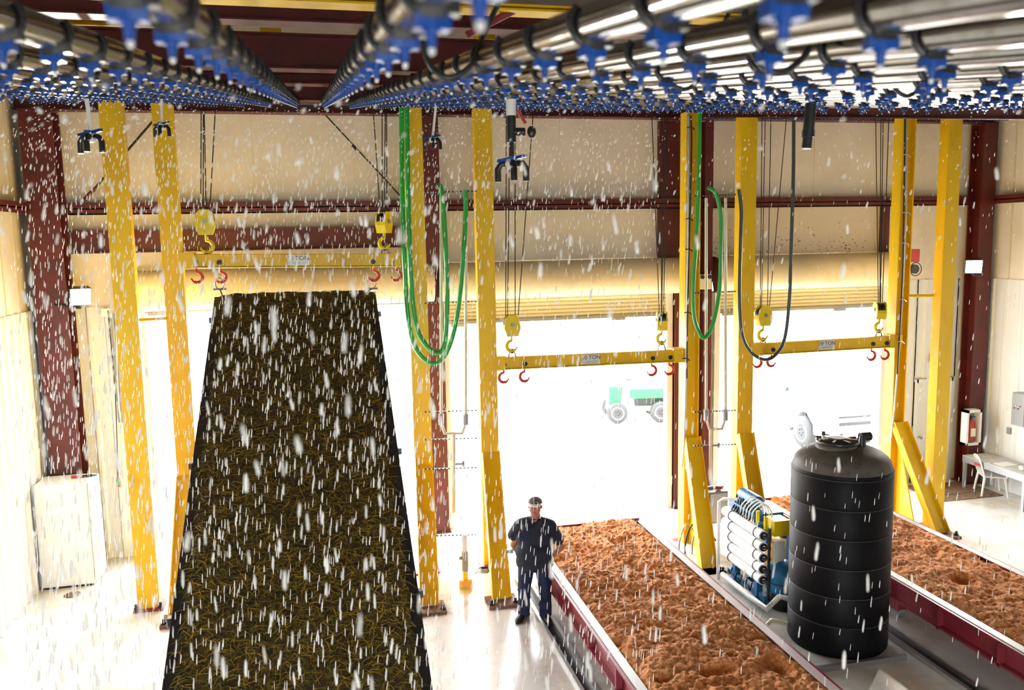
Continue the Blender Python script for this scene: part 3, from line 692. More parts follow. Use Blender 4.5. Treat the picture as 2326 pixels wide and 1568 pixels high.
def riser(name,label,pL,pR,vt,vj,cu,vb,Y,struts,uL,uR):
    t=thing(name,atY(cu,vb,Y),label,'pipe','plastic pipe risers between the posts')
    m=MB(); m.tube([atY(pL,vt,Y),atY(pL,vj-25,Y),atY(pL+8,vj,Y),atY(cu,vj,Y),atY(pR-8,vj,Y),atY(pR,vj-25,Y),atY(pR,vt,Y)],.026,CREAM,10); m.build('riser_loop',t)
    m=MB(); m.tube([atY(cu,vj,Y),atY(cu,vb,Y)],.03,CREAM,10); m.build('down_pipe',t)
    for u in (pL,pR):
        m=MB(); m.cyl(atY(u,vj-45,Y),atY(u,vj-20,Y),.045,GREYM,12); m.build('union_valve',t)
    m=MB(); a=atY(cu,(vj+vb)/2-20,Y); m.cyl(a,a+Vector((.16,-.02,0)),.018,GREYM,8); m.cyl(a+Vector((.16,0,-.05)),a+Vector((.16,0,.05)),.02,GREYM,8); m.build('tap',t)
    for v in struts:
        m=MB(); p=atY(uL,v+1,Y+.05); q=atY(uR,v-3,Y+.05); m.bar(p,q,.04,.006,STEEL); 
        n_=14
        for i in range(n_): 
            c=p+(q-p)*((i+.5)/n_); m.cbox(c+Vector((0,0,0)),(.03,.046,.02),DARK)
        m.build('slotted_strut',t)
    return t
riser('pipe_riser','cream pipe riser with slotted struts between the green hoses and the yellow post',1002,1058,440,985,1031,1165,13.5,(437,688,935,998,1065,1217),962,1085)
riser('pipe_riser','cream pipe riser with slotted struts beside the grey hose',1604,1648,450,975,1614,1090,13.5,(445,665,935,1012),1575,1672)
t=thing('floor_valve',atZ(1058,1335),'grey valve on a squat yellow base standing on the wet floor','valve')
c=atZ(1058,1333); m=MB(); m.lathe(c,[(.11,0),(.115,.02),(.11,.11),(.05,.13)],YTANK,20); m.build('valve_base',t)
m=MB(); m.cyl(c+Vector((0,0,.12)),c+Vector((0,0,.28)),.045,YELH,14); m.build('yellow_coupling',t)
m=MB(); m.cyl(c+Vector((0,0,.28)),c+Vector((0,0,.62)),.055,GREYM,14); m.cyl(c+Vector((-.1,0,.5)),c+Vector((0,0,.5)),.03,GREYM,10); m.cyl(c+Vector((0,0,.62)),c+Vector((0,0,.9)),.04,WHT,12); m.build('valve_body',t)
R=random.Random(5); m=MB()
c=atZ(1098,1300)
for k in range(5):
    m.tube([c+Vector((math.cos(a)*(.16+.05*k*.4)+.05*k,math.sin(a)*(.13),.02+.015*k)) for a in [2*PI*i/20+k for i in range(13)]],.008,DARK,5)
tag(m.build('coiled_cable'),'tangle of thin dark cable on the floor behind the man','cable')

# hanging sprinkler drops (manifold clusters)
def cluster(u,v,Y,s,label,utop,vtop,red=False):
    c=atY(u,v,Y); top=atY(utop,vtop,Y); t=thing('hanging_manifold',c,label,'nozzle','hanging nozzle clusters')
    m=MB(); m.cyl(top,c+Vector((0,0,.05*s)),.022*s,BLK if red else WHT,8); m.build('drop_pipe',t)
    m=MB(); m.ell(c,(.07*s,.06*s,.06*s),WHT); m.build('white_hub',t)
    for (dx,dy) in ((-.8,.35),(.75,-.45),(-.1,-.9)):
        m=MB(); p=c+Vector((dx*.02*s,dy*.02*s,.05*s)); q=c+Vector((dx*.17*s,dy*.15*s,.05*s)); m.bar(p,q+Vector((0,0,.03*s*dx)),.045*s,.03*s,BLUE); m.build('blue_lever',t)
        m=MB(); a=c+Vector((dx*.05*s,dy*.05*s,0)); m.tube([a,a+Vector((dx*.07*s,dy*.07*s,0)),a+Vector((dx*.11*s,dy*.11*s,-.05*s)),a+Vector((dx*.11*s,dy*.11*s,-.17*s))],.032*s,BLK,10); m.build('black_elbow',t)
    if red:
        m=MB(); p=c+Vector((.06*s,0,.5*s)); m.bar(p,p+Vector((.08*s,0,-.12*s)),.03,.02,REDH); m.build('red_lever',t)
        m=MB(); p=c+Vector((.0,0,.3*s)); m.cyl(p,p+Vector((.13*s,0,0)),.04*s,BLK,10); m.ell(p+Vector((.2*s,0,0)),(.045*s,.04*s,.06*s),BLK); m.cyl(p+Vector((0,0,-.1*s)),p+Vector((0,0,.2*s)),.045*s,BLK,10); m.build('black_tee',t)
        m=MB(); p=c+Vector((0,0,.45*s)); m.cyl(p,p+Vector((0,0,.15*s)),.05*s,WHT,10); m.build('white_coupling',t)
cluster(207,312,7.6,.75,'hanging cluster of black elbows and blue levers farthest to the left',197,225)
cluster(368,288,9.5,.6,'hanging cluster of blue levers just left of the second yellow post',367,225)
cluster(983,318,9.0,.6,'hanging white fitting with blue lever before the middle red column',990,240)
cluster(1163,372,6.0,.75,'largest hanging cluster of black elbows with blue and red levers',1163,245,True)
m=MB(); c0=atY(1842,235,4.5);c1=atY(1836,300,4.5);c2=atY(1832,338,4.5); m.cyl(c0,c1,.032,BLK,12); m.cyl(c1,c2,.028,BLK,12); m.cyl(c1+Vector((0,0,.01)),c1-Vector((0,0,.03)),.036,BLK,12); tag(m.build('hanging_hose_end'),'short black hose end hanging down below the pipes at upper right','hose')

# ================================================================ overhead sprinkler pipes
SL=.144; PD=Vector((0,1,SL)).normalized(); hp=.205
def pipe_pt(x,y,off=0): return Vector((x,y,H_+hp+SL*y+off))
R=random.Random(11)
SP=.425; PR=.044
def nozzle_meshes():
    m=MB(); m.cbox((0,0,-.020),(.058,.030,.022),BLUE); m.cyl((0,0,-.03),(0,0,-.058),.011,BLUE,10,r2=.007); m.cyl((0,0,-.012),(0,0,-.034),.016,BLUE,10); m.ell((0,0,-.062),(.006,.006,.007),RAIN,8,6)
    noz=m.build('nozzle'); 
    m=MB(); m.tube([(math.cos(a)*(PR+.006),0,PR+math.sin(a)*(PR+.006)) for a in [PI*.75+ PI*1.5*i/12 for i in range(13)]],.009,BLK,6); m.cbox((0,0,-.004),(.046,.036,.022),BLK); m.cbox((.034,0,.008),(.024,.028,.03),BLK)
    cl=m.build('clamp'); bpy.data.objects.remove
    return noz,cl
NOZ,CLP=nozzle_meshes()
noz_me,clp_me=NOZ.data,CLP.data; bpy.data.objects.remove(NOZ); bpy.data.objects.remove(CLP)
ORD=['first','second','third','fourth','fifth','sixth','seventh','eighth','ninth','tenth','eleventh','twelfth','thirteenth','fourteenth','fifteenth','sixteenth','seventeenth','eighteenth','nineteenth','twentieth','twenty-first','twenty-second']
xs=[(-.262-i*SP,ORD[i],'left') for i in range(10)]+[(.187+i*SP,ORD[i],'right') for i in range(20)]
for (x,o_,side) in xs:
    if abs(x)<.6: y0=.25
    else: y0=-.6
    t=thing('sprinkler_pipe',pipe_pt(x,y0),'overhead metal sprinkler pipe with blue nozzles, %s to the %s of the central gap'%(o_,side),'pipe','overhead sprinkler pipes')
    y1=15.2
    m=MB(); m.cyl(pipe_pt(x,y0),pipe_pt(x,y1),PR,CHROME,20); m.build('pipe_tube',t)
    y=.95+R.uniform(0,.1) if abs(x)<1 else .4+R.uniform(0,.3)
    base=parent_loc(t)
    while y<15:
        p=pipe_pt(x,y,-PR)
        u,v,z=proj(p)
        if z>.2 and -80<u<IW+80 and v>-80:
            c=bpy.data.objects.new('nozzle',noz_me); COL.objects.link(c); c.parent=t; c.location=p-base; c.rotation_euler=(0,0,R.uniform(-.25,.25))
            k=bpy.data.objects.new('clamp',clp_me); COL.objects.link(k); k.parent=t; k.location=p-base; k.rotation_euler=(0,0,R.uniform(-.1,.1))
        y+=.40
# cross manifold pipe just above the camera and supply hoses
m=MB(); m.cyl((-.5,.95,H_+hp+.235),(6.5,.80,H_+hp+.20),.055,CHROME,20)
tag(m.build('manifold_pipe'),'thick grey pipe crossing above all others at the top edge','pipe')
m=MB(); m.cyl((-4.5,15.3,H_+hp+SL*15.3),(5.7,15.3,H_+hp+SL*15.3),.05,BLK,14); tag(m.build('manifold_pipe'),'dark header pipe joining the far ends of the sprinkler pipes','pipe')
def cord(pts,r,label): tubething('black_cord',pts,r,DARK,label,'cord',group='black cords hung around the sprinkler pipes')
for i,(xa,ya) in enumerate(((1.25,2.2),(1.9,1.9),(2.6,2.4),(1.6,3.6),(2.9,3.8),(-.9,2.2),(-1.4,3.4),(.45,3.0),(3.6,3.0))):
    z=H_+hp+SL*ya
    cord([(xa-.1,ya,z+.5),(xa-.07,ya,z+.05),(xa,ya-.02,z-.075),(xa+.10,ya-.02,z-.03),(xa+.16,ya,z+.1),(xa+.35,ya+.02,z+.45)],.010,'black cord looped around the sprinkler pipes overhead')
# small blue-nozzle rail under the eave beam at right
t=thing('nozzle_rail',atY(1950,262,15.6),'thin rail of tiny blue nozzles under the eave beam at right','pipe')
a=atY(1592,264,15.6); bq=atY(2326,269,15.6)
m=MB(); m.cyl(a,bq,.025,WHT,10); m.build('rail_tube',t)
m=MB(); N=90
for i in range(N):
    c=a+(bq-a)*((i+.5)/N)+Vector((0,-.03,-.03)); m.cbox(c,(.05,.05,.04),BLUE if i%3 else BLK)
o=m.build('tiny_nozzles',t); o['kind']='stuff'

# ================================================================ roof steel
def roofbeam(v0,v1,Y,x0,x1,label,mt=RED,w=.24,group='red roof beams'):
    z0=atY(900,v1,Y).z; z1=atY(900,v0,Y).z
    m=MB(); m.ibeam((x0,Y,(z0+z1)/2),(x1,Y,(z0+z1)/2),w,z1-z0,.02,mt,side=(0,1,0))
    return tag(m.build('roof_beam'),label,'beam',group)
roofbeam(18,64,9.0,XL,XR,'dark red roof beam, highest one seen between the pipes')
roofbeam(88,166,11.0,XL,XR,'deep dark red roof beam with a bright lower flange')
roofbeam(172,198,12.6,XL,XR,'shallow dark red roof beam behind the deep one')
roofbeam(202,234,14.6,XL,XR,'dark red roof beam nearest the far wall')
roofbeam(5,20,8.0,XL,4.3,'yellow runway beam at the top edge of the picture',YEL,group='yellow runway beams')
roofbeam(68,86,11.8,XL,-1.0,'yellow and pale beam glimpsed between the left pipes',YEL,group='yellow runway beams')
for (u0,u1,lb) in ((590,640,'yellow crane part left of the deep roof beam, glimpsed above the left pipes'),(1085,1125,'square yellow crane part among the roof beams, left of the dark one'),(1180,1250,'dark crane motor box between yellow parts under the roof'),(1290,1310,'narrow yellow crane part at the right end of the dark motor box')):
    m=MB(); p=atY(u0,62,11.5);q=atY(u1,90,11.5); m.box((p.x,11.5,q.z),(q.x,11.8,p.z),YEL if u0!=1180 else BLK); tag(m.build('crane_trolley'),lb,'crane','crane parts between the roof beams')
m=MB()
for y in (3,5,6.5,10,13.4): m.box((XL,y,8.95),(XR,y+.1,9.15),RED)
tag(m.build('roof_purlins'),'dark red purlins under the roof deck','beam')
m=MB(); e0=Vector((7.0,15.6,H_+SL*15.6+.13)); e1=Vector((7.0,.5,H_+SL*.5+.13)); m.ibeam(e0,e1,.14,.17,.015,RED,side=(1,0,0))
tag(m.build('roof_beam'),'red sloping beam along the right edge of the sprinkler pipe field','beam')
m=MB(); m.ibeam((6.9,14.25,8.62),(XR-.3,14.25,8.62),.2,.22,.02,YEL,side=(0,1,0)); tag(m.build('roof_beam'),'yellow beam across the tops of the right yellow posts','beam','yellow runway beams')
m=MB(); m.cyl(atY(1060,80,8),atY(1175,20,8),.035,REDB,8); tag(m.build('brace_rod'),'reddish diagonal rod among the roof beams','rod')

# ================================================================ floodlights
def floodlight(c,face,label,arm):
    c=Vector(c); t=thing('floodlight',c,label,'light','lit floodlights')
    q=Vector(face).to_track_quat('-Y','Z').to_matrix()
    m=MB(); m.cbox((0,0,0),(.34,.16,.30),BLK); m.v=[tuple(c+q@Vector(v)) for v in m.v]; m.build('lamp_housing',t,bevel=.02)
    m=MB(); m.cbox((0,-.085,0),(.30,.02,.26),LENS); m.v=[tuple(c+q@Vector(v)) for v in m.v]; m.build('lamp_lens',t)
    m=MB(); m.tube([c+Vector((0,0,-.12)),c+Vector((0,0,-.2)),Vector(arm)],.025,DARK,8); m.build('mounting_arm',t)
    l=lamp('floodlight_beam','SPOT',c+Vector(face).normalized()*.2,350,(1,.97,.9),c+Vector(face)*5,.12,2.3); l.parent=t; l.location=Vector(face).normalized()*.2
p=atY(180,672,15.2); floodlight(p,(.55,-1,-.25),'lit floodlight on the left corner column',(-4.4,15.5,p.z-.15))
p=atY(2210,604,15.2); floodlight(p,(-.55,-1,-.25),'lit floodlight on the right corner column',(14.1,15.6,p.z-.25))

# ================================================================ left side furniture
t=thing('metal_cabinet',(-4.42,14.9,0),'white upright cabinet standing against the left wall','cabinet')
hx=atY(78,1095,15.1).z
X0,X1=-4.80,-3.98; Yc0,Yc1=14.85,15.47
ztop=atY(150,1095,15.0).z
m=MB(); m.box((X0,Yc0,.04),(X1,Yc1,ztop),WHTM); m.build('cabinet_body',t,bevel=.012)
m=MB(); m.box((X1+.005,Yc0+.01,.08),(X1+.05,Yc1-.01,ztop*.55),WHTM); d_=m.build('cabinet_door',t,bevel=.008)
m=MB(); m.box((X1+.05,Yc0+.04,ztop*.35),(X1+.08,Yc0+.07,ztop*.5),WHT); m.build('door_handle',d_)
m=MB(); m.box((X1+.005,Yc0+.01,ztop*.57),(X1+.05,Yc1-.01,ztop-.01),WHTM); d_=m.build('cabinet_door',t,bevel=.008)
m=MB(); m.box((X1+.05,Yc0+.04,ztop*.62),(X1+.08,Yc0+.07,ztop*.78),WHT); m.build('door_handle',d_)
m=MB(); m.box((X0+.03,Yc0+.03,0),(X1-.03,Yc1-.03,.05),DARK); m.build('kick_plate',t)
t=thing('hand_tool',(-4.15,15.2,ztop),'small red and black hand tool lying on the white cabinet','tool')
m=MB(); m.cyl((-4.3,15.2,ztop+.025),(-4.12,15.2,ztop+.025),.025,REDH,8); m.build('red_grip',t)
m=MB(); m.cyl((-4.12,15.2,ztop+.025),(-3.98,15.22,ztop+.025),.022,DARK,8); m.cyl((-3.98,15.22,ztop+.02),(-3.9,15.23,ztop+.02),.014,BLUEP,8); m.build('tool_head',t)
# hoist control pendant and lines
tubething('pendant_cable',[atY(245,705,15.95),atY(250,760,15.9),atY(262,900,15.85),atY(268,1085,15.8)],.008,DARK,'thin cable hanging down the left white cladding','cable')
p=atY(270,1097,15.8); t=thing('push_button_pendant',p,'small push button pendant hanging by the left doorway','control')
m=MB(); m.cbox(p,(.07,.05,.17),GREYM); m.build('pendant_case',t,bevel=.01)
for i,mt in enumerate((GREENV,GREENV,REDH)):
    m=MB(); c=p+Vector((0,-.03,.05-.05*i)); m.cyl(c,c+Vector((0,-.012,0)),.014,mt,10); m.build('push_button',t)
p=atY(240,710,16.0); m=MB(); m.cbox(p,(.14,.1,.14),WHTM); tag(m.build('junction_box'),'small white junction box at the top of the left cladding','box')
for i,(u,u2) in enumerate(((165,182),(250,272),(260,279))):
    tubething('conduit_pipe',[atY(u,712,16.08),atY(u2,1050 if i==0 else 960,16.08)],.018,GREYM,('grey conduit beside the left corner column','grey conduit below the white junction box','grey conduit close to the outermost left yellow post')[i],'conduit',smooth=False)
tubething('hand_chain',[atY(262,640,15.8),atY(263,720,15.8),atY(268,900,15.8),atY(275,960,15.8)],.012,STEEL,'door hoist chain hanging behind the outermost left yellow post','chain')
m=MB(); m.box((-3.32,WY-.5,4.66),(-3.2,WY-.05,5.25),RED); tag(m.build('door_bracket'),'dark end bracket at the left of the left roller door hood','bracket')
c=atZ(165,1352); m=MB(); m.lathe(c,[(.13,0),(.13,.008),(.02,.01)],MATD,24); tag(m.build('floor_drain'),'round brown drain cover on the floor before the white cabinet','drain')

# ================================================================ right side furniture
p=atY(2071,590,15.6); t=thing('door_hoist_box',p,'small red hoist box with black chain wheel right of the right door','hoist')
m=MB(); m.box((p.x-.12,p.y-.1,p.z-.05),(p.x+.12,p.y+.3,p.z+.22),REDH); m.build('hoist_case',t,bevel=.01)
m=MB(); c=p+Vector((.02,-.1,-.2)); m.cyl(c,c+Vector((0,.06,0)),.10,BLK,18); m.build('chain_wheel',t)
m=MB(); m.tube([c+Vector((math.cos(a)*.14,-.01,math.sin(a)*.14)) for a in [2*PI*i/20 for i in range(21)]],.010,DARK,6); m.build('chain_loop',t)
p=atY(2120,813,WY-.05); m=MB(); m.cbox(p,(.16,.06,.18),REDH); m.cbox(p+Vector((-.05,-.035,0)),(.06,.01,.18),YTANK); tag(m.build('alarm_box'),'small orange and red box on the cladding above the white door','box')
# fire extinguisher cabinet
p=atY(2205,970,15.5); t=thing('extinguisher_cabinet',p,'white framed cabinet with a red fire extinguisher on the right red column','cabinet')
m=MB(); w,h=.19,.40
for (a,b_,c_,d_) in ((-w,-w+.05,-h,h),(w-.05,w,-h,h),(-w,w,-h,-h+.06),(-w,w,h-.06,h)): m.box((p.x+a,p.y-.1,p.z+c_),(p.x+b_,p.y+.1,p.z+d_),WHT)
m.box((p.x-w,p.y+.08,p.z-h),(p.x+w,p.y+.1,p.z+h),GREYM); m.build('cabinet_frame',t)
t2=thing('fire_extinguisher',p+Vector((0,0,-h+.06)),'small red fire extinguisher with pale label inside the white wall cabinet','extinguisher')
m=MB(); m.lathe(p+Vector((0,0,-h+.07)),[(.075,0),(.08,.02),(.08,.42),(.05,.5),(.02,.52)],REDH,20); m.build('cylinder',t2)
m=MB(); m.box((p.x-.06,p.y-.084,p.z-h+.2),(p.x+.06,p.y-.07,p.z-h+.38),CREAM); m.build('paper_label',t2)
m=MB(); m.cyl(p+Vector((0,0,.17)),p+Vector((0,0,.24)),.03,BLK,10); m.bar(p+Vector((-.02,0,.25)),p+Vector((.1,0,.22)),.02,.02,BLK); m.build('valve_head',t2)
# table
tl=atZ(2203,1108); tr=atZ(2308,1152)
ct=Vector((14.05,14.85,0)); 
Xa,Xb=13.72,14.42; Ya,Yb=13.75,15.45; ht=.76
t=thing('work_table',(14.05,14.6,0),'grey metal work table along the right wall','table')
m=MB(); m.box((Xa,Ya,ht-.05),(Xb,Yb,ht),GREYM); m.box((Xa-.005,Ya,ht),(Xb,Yb,ht+.006),CONC); m.build('table_top',t)
for x in (Xa+.04,Xb-.04):
    for y in (Ya+.04,Yb-.04):
        m=MB(); m.box((x-.03,y-.03,0),(x+.03,y+.03,ht-.05),GREYM); m.build('leg',t)
m=MB(); m.box((Xa,Ya,ht-.14),(Xa+.02,Yb,ht-.05),GREYM); m.box((Xa-.004,Yb-.6,ht-.12),(Xa,Yb-.35,ht-.06),REDH); m.build('apron',t)
m=MB(); m.cbox((14.0,14.55,ht+.012),(.35,.28,.008),WHTM); tag(m.build('paper_sheet'),'white paper sheet lying on the grey work table','paper')
t=thing('instrument_stand',(14.1,14.1,ht+.006),'round silver instrument base with a tall pole on the work table','instrument')
c=Vector((14.08,14.1,ht+.006)); m=MB(); m.lathe(c,[(.16,0),(.165,.03),(.15,.10),(.05,.13)],STEEL,28); m.build('round_base',t)
m=MB(); m.cyl(c+Vector((0,0,.12)),c+Vector((0,0,1.35)),.02,GREYM,10); m.build('pole',t)
p=atX(2322,930,14.42); t=thing('electrical_box',p,'grey electrical control box on the right wall, cut by the picture edge','box')
m=MB(); m.box((14.30,p.y-.16,p.z-.35),(14.52,p.y+.16,p.z+.35),GREYM); m.build('box_case',t,bevel=.01)
for i in range(4):
    m=MB(); c=Vector((14.30,p.y+.08-.05*i,p.z+.02+.06*(i%2))); m.cyl(c,c+Vector((-.02,0,0)),.015,(REDH,LIME,DARK,REDH)[i],8); m.build('indicator_knob',t)
p=atX(2291,979,14.5); m=MB(); m.box((14.49,p.y-.05,p.z-.07),(14.53,p.y+.05,p.z+.07),GREYM); tag(m.build('wall_outlet'),'small grey outlet box on the right ribbed wall','outlet')
# plastic garden chair
def chair(c,rz):
    c=Vector(c); q=Matrix.Rotation(rz,3,'Z'); t=thing('plastic_chair',c,'white plastic garden chair pulled up to the work table','chair')
    W=lambda x,y,z: c+q@Vector((x,y,z))
    m=MB(); m.loft([[W(x*s,y*s,z) for x,y in ((-.23,-.22),(-.1,-.25),(.1,-.25),(.23,-.22),(.24,0),(.2,.22),(-.2,.22),(-.24,0))] for z,s in ((.41,.96),(.43,1),(.445,.97))],WHT,smooth=False); m.build('seat',t)
    for sx in (-1,1):
        for sy in (-1,1):
            m=MB(); m.tube([W(sx*.21,sy*.20,.42),W(sx*.26,sy*.26,0)],[.028,.02],WHT,8); m.build('leg',t)
        m=MB(); m.tube(smooth_path([W(sx*.25,-.22,.42),W(sx*.27,-.24,.6),W(sx*.27,-.18,.66),W(sx*.26,.05,.66),W(sx*.22,.24,.72)]),.02,WHT,8); m.build('armrest',t)
    m=MB()
    m.tube(smooth_path([W(-.21,.20,.42),W(-.23,.26,.62),W(-.2,.30,.78),W(-.1,.32,.85),W(.1,.32,.85),W(.2,.30,.78),W(.23,.26,.62),W(.21,.20,.42)]),.018,WHT,8)
    for i in range(5):
        x=-.13+.065*i; m.bar(W(x*.8,.22,.44),W(x,.315,.84),.03,.012,WHT,side=q@Vector((1,0,0)))
    m.build('backrest',t)
chair(atZ(2258,1125)+Vector((0,.1,0)),math.radians(65))
m=MB(); m.box((12.6,14.75,0),(14.2,15.9,.015),MATD); m.box((13.0,15.1,.015),(13.9,15.7,.025),MATD); tag(m.build('door_mat'),'brown doormat on the floor before the white door','mat')
t=thing('waste_bin',(12.45,15.5,0),'small white bin with red label beside the right yellow brace','bin')
p=atZ(2092,1108); m=MB(); m.lathe(p,[(.13,0),(.16,.38),(.165,.40)],WHT,20); t.location=p; m.build('bin_body',t); m=MB(); m.lathe(p+Vector((0,0,.4)),[(.17,0),(.16,.03),(.02,.04)],WHT,20); m.build('bin_lid',t)
m=MB(); m.lathe(p+Vector((0,0,.1)),[(.142,0),(.152,.12)],REDH,20,cap=False); m.build('red_band',t)
for i in range(3):
    a=atZ(2042+10*i,1165,.02)
    tubething('floor_hose',[a+Vector((0,.4,0)),a+Vector((.02,.4,.25)),a+Vector((.12,.3,.3)),a+Vector((.15,.2,.02))],.012,DARK,'thin dark hose arching behind the far soil bed','hose',group='thin hoses behind the far soil bed')
# hoist bracket on wall between doors 2 and 3
p=atY(1598,640,15.7); t=thing('chain_hoist_bracket',p,'cream door operator bracket on the narrow red column','bracket')
m=MB(); m.cbox(p,(.26,.2,.30),CREAM); m.build('operator_case',t,bevel=.01)
m=MB(); m.cyl(p+Vector((-.08,-.14,.1)),p+Vector((-.08,-.1,.1)),.04,DARK,12); m.cyl(p+Vector((.08,-.14,.1)),p+Vector((.08,-.1,.1)),.04,DARK,12); m.build('bolt_heads',t)

# ================================================================ outside: pickup truck, utility cart, bicycle
def wheel(parent,c,r,w,axis,name='wheel'):
    c=Vector(c); ax=Vector(axis)
    m=MB(); m.lathe(c-ax*w/2,[(r*.62,0),(r*.9,0),(r,w*.2),(r,w*.8),(r*.9,w),(r*.62,w)],TYRE,36,axis=ax); wh=m.build(name,parent)
    m=MB(); m.lathe(c-ax*(w*.53),[(r*.1,.02),(r*.3,.03),(r*.62,0),(r*.62,w*.3)],WHTM,28,axis=ax)
    for i in range(5):
        a=2*PI*i/5; f1,f2=frame(ax); m.cyl(c-ax*(w*.55)+f1*math.cos(a)*r*.2+f2*math.sin(a)*r*.2,c-ax*(w*.45)+f1*math.cos(a)*r*.2+f2*math.sin(a)*r*.2,.02,DARK,6)
    m.build('wheel_rim',wh)
def truck():
    X0,X1=12.42,14.38; yf=18.75
    t=thing('pickup_truck',(13.4,21.5,0),'white pickup truck parked outside the right doorway','truck')
    # body side profile (y,z), front at small y
    def P(y,z): return (yf+y,z)
    body=[(.02,.45),(0,.62),(.02,1.08),(.15,1.18),(1.25,1.28),(1.55,1.33),(3.6,1.36),(5.7,1.36),(5.75,.55),(5.0,.5),(4.98,.72),(4.75,.95),(4.4,.98),(4.1,.72),(4.05,.48),(1.45,.45),(1.42,.70),(1.2,.94),(.85,.98),(.52,.72),(.48,.45)]
    m=MB()
    def fn(y,z,x): 
        tap=.06*max(0,(z-.9)); return (x+(tap if x<13.4 else -tap),yf+y,z)
    m.prism(body,X0,X1,CARW,fn=fn); m.build('truck_body',t,bevel=.04)
    cab=[(1.3,1.26),(2.1,1.85),(2.5,1.93),(3.4,1.92),(3.75,1.80),(3.85,1.34)]
    m=MB()
    def fc(y,z,x):
        tap=.28*max(0,z-1.26); return (x+(tap if x<13.4 else -tap),yf+y,z)
    m.prism(cab,X0+.04,X1-.04,CARW,fn=fc); m.build('truck_cab',t,bevel=.05)
    m=MB()
    for poly in ([(1.72,1.38),(2.2,1.78),(2.55,1.82),(2.6,1.38)],[(2.72,1.38),(2.7,1.82),(3.3,1.82),(3.5,1.38)]):
        vs=[];
        for y,z in poly: tap=.28*(z-1.26); vs.append((X0+.03+tap,yf+y,z))
        m.add(vs,[tuple(range(4))],GLASS)
    m.add([(X0+.15,yf+1.36,1.34),(X1-.15,yf+1.36,1.34),(X1-.3,yf+2.02,1.80),(X0+.3,yf+2.02,1.80)],[(0,1,2,3)],GLASS); m.build('windows',t)
    for z,h in ((.98,.05),(.80,.085)):
        m=MB(); m.box((X0+.45,yf-.03,z-h/2),(X1-.45,yf+.03,z+h/2),DARK); m.build('grille_bar',t)
    m=MB(); m.box((X0+.02,yf-.08,.42),(X1-.02,yf+.2,.62),CARW); m.build('front_bumper',t,bevel=.03)
    m=MB(); m.box((X0+.1,yf-.02,.85),(X0+.4,yf+.05,1.05),WHTM); m.box((X1-.4,yf-.02,.85),(X1-.1,yf+.05,1.05),WHTM); m.build('headlights',t)
    m=MB(); m.box((X0+.3,yf+.5,.5),(X1-.3,yf+1.4,1.0),DARK); m.box((X0+.3,yf+4.1,.5),(X1-.3,yf+4.95,1.0),DARK); m.build('wheel_wells',t)
    for y in (.95,4.52):
        for x in (X0+.08,X1-.08): wheel(t,(x,yf+y,.43),.43,.26,(1 if x<13 else -1,0,0))
    m=MB(); m.box((X0-.05,yf+1.5,.36),(X0+.1,yf+4.0,.42),GREYM); m.build('running_board',t)
    m=MB(); m.box((X0-.14,yf+1.9,1.34),(X0+.04,yf+2.02,1.52),CARW); m.build('side_mirror',t,bevel=.02)
    m=MB(); m.box((X0-.012,yf+2.45,1.18),(X0+.03,yf+2.65,1.22),GREYM); m.box((X0-.012,yf+3.3,1.18),(X0+.03,yf+3.5,1.22),GREYM); m.build('door_handle',t)
truck()
def cart():
    c=atZ(1440,962); x,y=c.x,c.y
    t=thing('utility_cart',(x,y,0),'green utility cart with roll bars parked outside the middle doorway','vehicle')
    q=Matrix.Rotation(math.radians(-10),3,'Z')
    W=lambda a,b_,z: Vector((x,y,0))+q@Vector((a,b_,z))
    def bx(m,lo,hi,mt): 
        cc=Vector((x,y,0)); k=len(m.v); m.box(lo,hi,mt); m.v[k:]=[tuple(cc+q@Vector(v)) for v in m.v[k:]]
    m=MB(); bx(m,(-.1,.1,.75),(1.25,1.3,1.05),GREENV); m.build('cargo_box',t,bevel=.02)
    m=MB(); bx(m,(-.75,.2,.55),(-.35,1.2,1.15),GREENV); m.build('hood_panel',t,bevel=.06)
    m=MB(); bx(m,(-.7,.15,.35),(1.2,1.25,.5),GREYM); bx(m,(.2,.3,.5),(1.1,1.1,.72),TYRE); m.build('chassis',t)
    m=MB(); bx(m,(-.3,.3,.75),(.0,1.1,1.25),WHTM); bx(m,(-.15,.5,1.15),(.02,.7,1.3),TYRE); m.build('seat',t)
    m=MB()
    for yy in (.2,1.2): m.tube([W(-.45,yy,1.0),W(-.35,yy,1.85),W(.1,yy,1.95),W(.15,yy,1.0)],.025,GREYM,8)
    m.build('roll_bars',t)
    for (a,b_) in ((-.5,.12),(-.5,1.25),(.55,.12),(.55,1.25)):
        if a>0: a=.85
        wheel(t,W(a,b_,.32),.32,.24,q@Vector((0,1,0)))
cart()
def bike():
    c=atZ(350,1058); t=thing('bicycle',(c.x,c.y,0),'faint grey bicycle parked outside the left doorway','bicycle')
    for dx in (-.5,.5):
        m=MB(); m.tube([c+Vector((dx+math.cos(a)*.33,0,.34+math.sin(a)*.33)) for a in [2*PI*i/32 for i in range(33)]],.012,GREYM,6); m.build('wheel',t)
    m=MB(); k=[(-.5,.34),(-.1,.3),(-.2,.8),(.35,.78),(.5,.34)]
    K=[c+Vector((a,0,b_)) for a,b_ in k]
    for a,b_ in ((0,1),(1,2),(2,3),(3,4),(1,3),(0,2)): m.cyl(K[a],K[b_],.014,GREYM,6)
    m.tube([K[3],c+Vector((.32,0,1.0)),c+Vector((.3,.2,1.02))],.012,GREYM,6); m.ell(c+Vector((-.22,0,.9)),(.12,.05,.03),DARK); m.build('bike_frame',t)
bike()

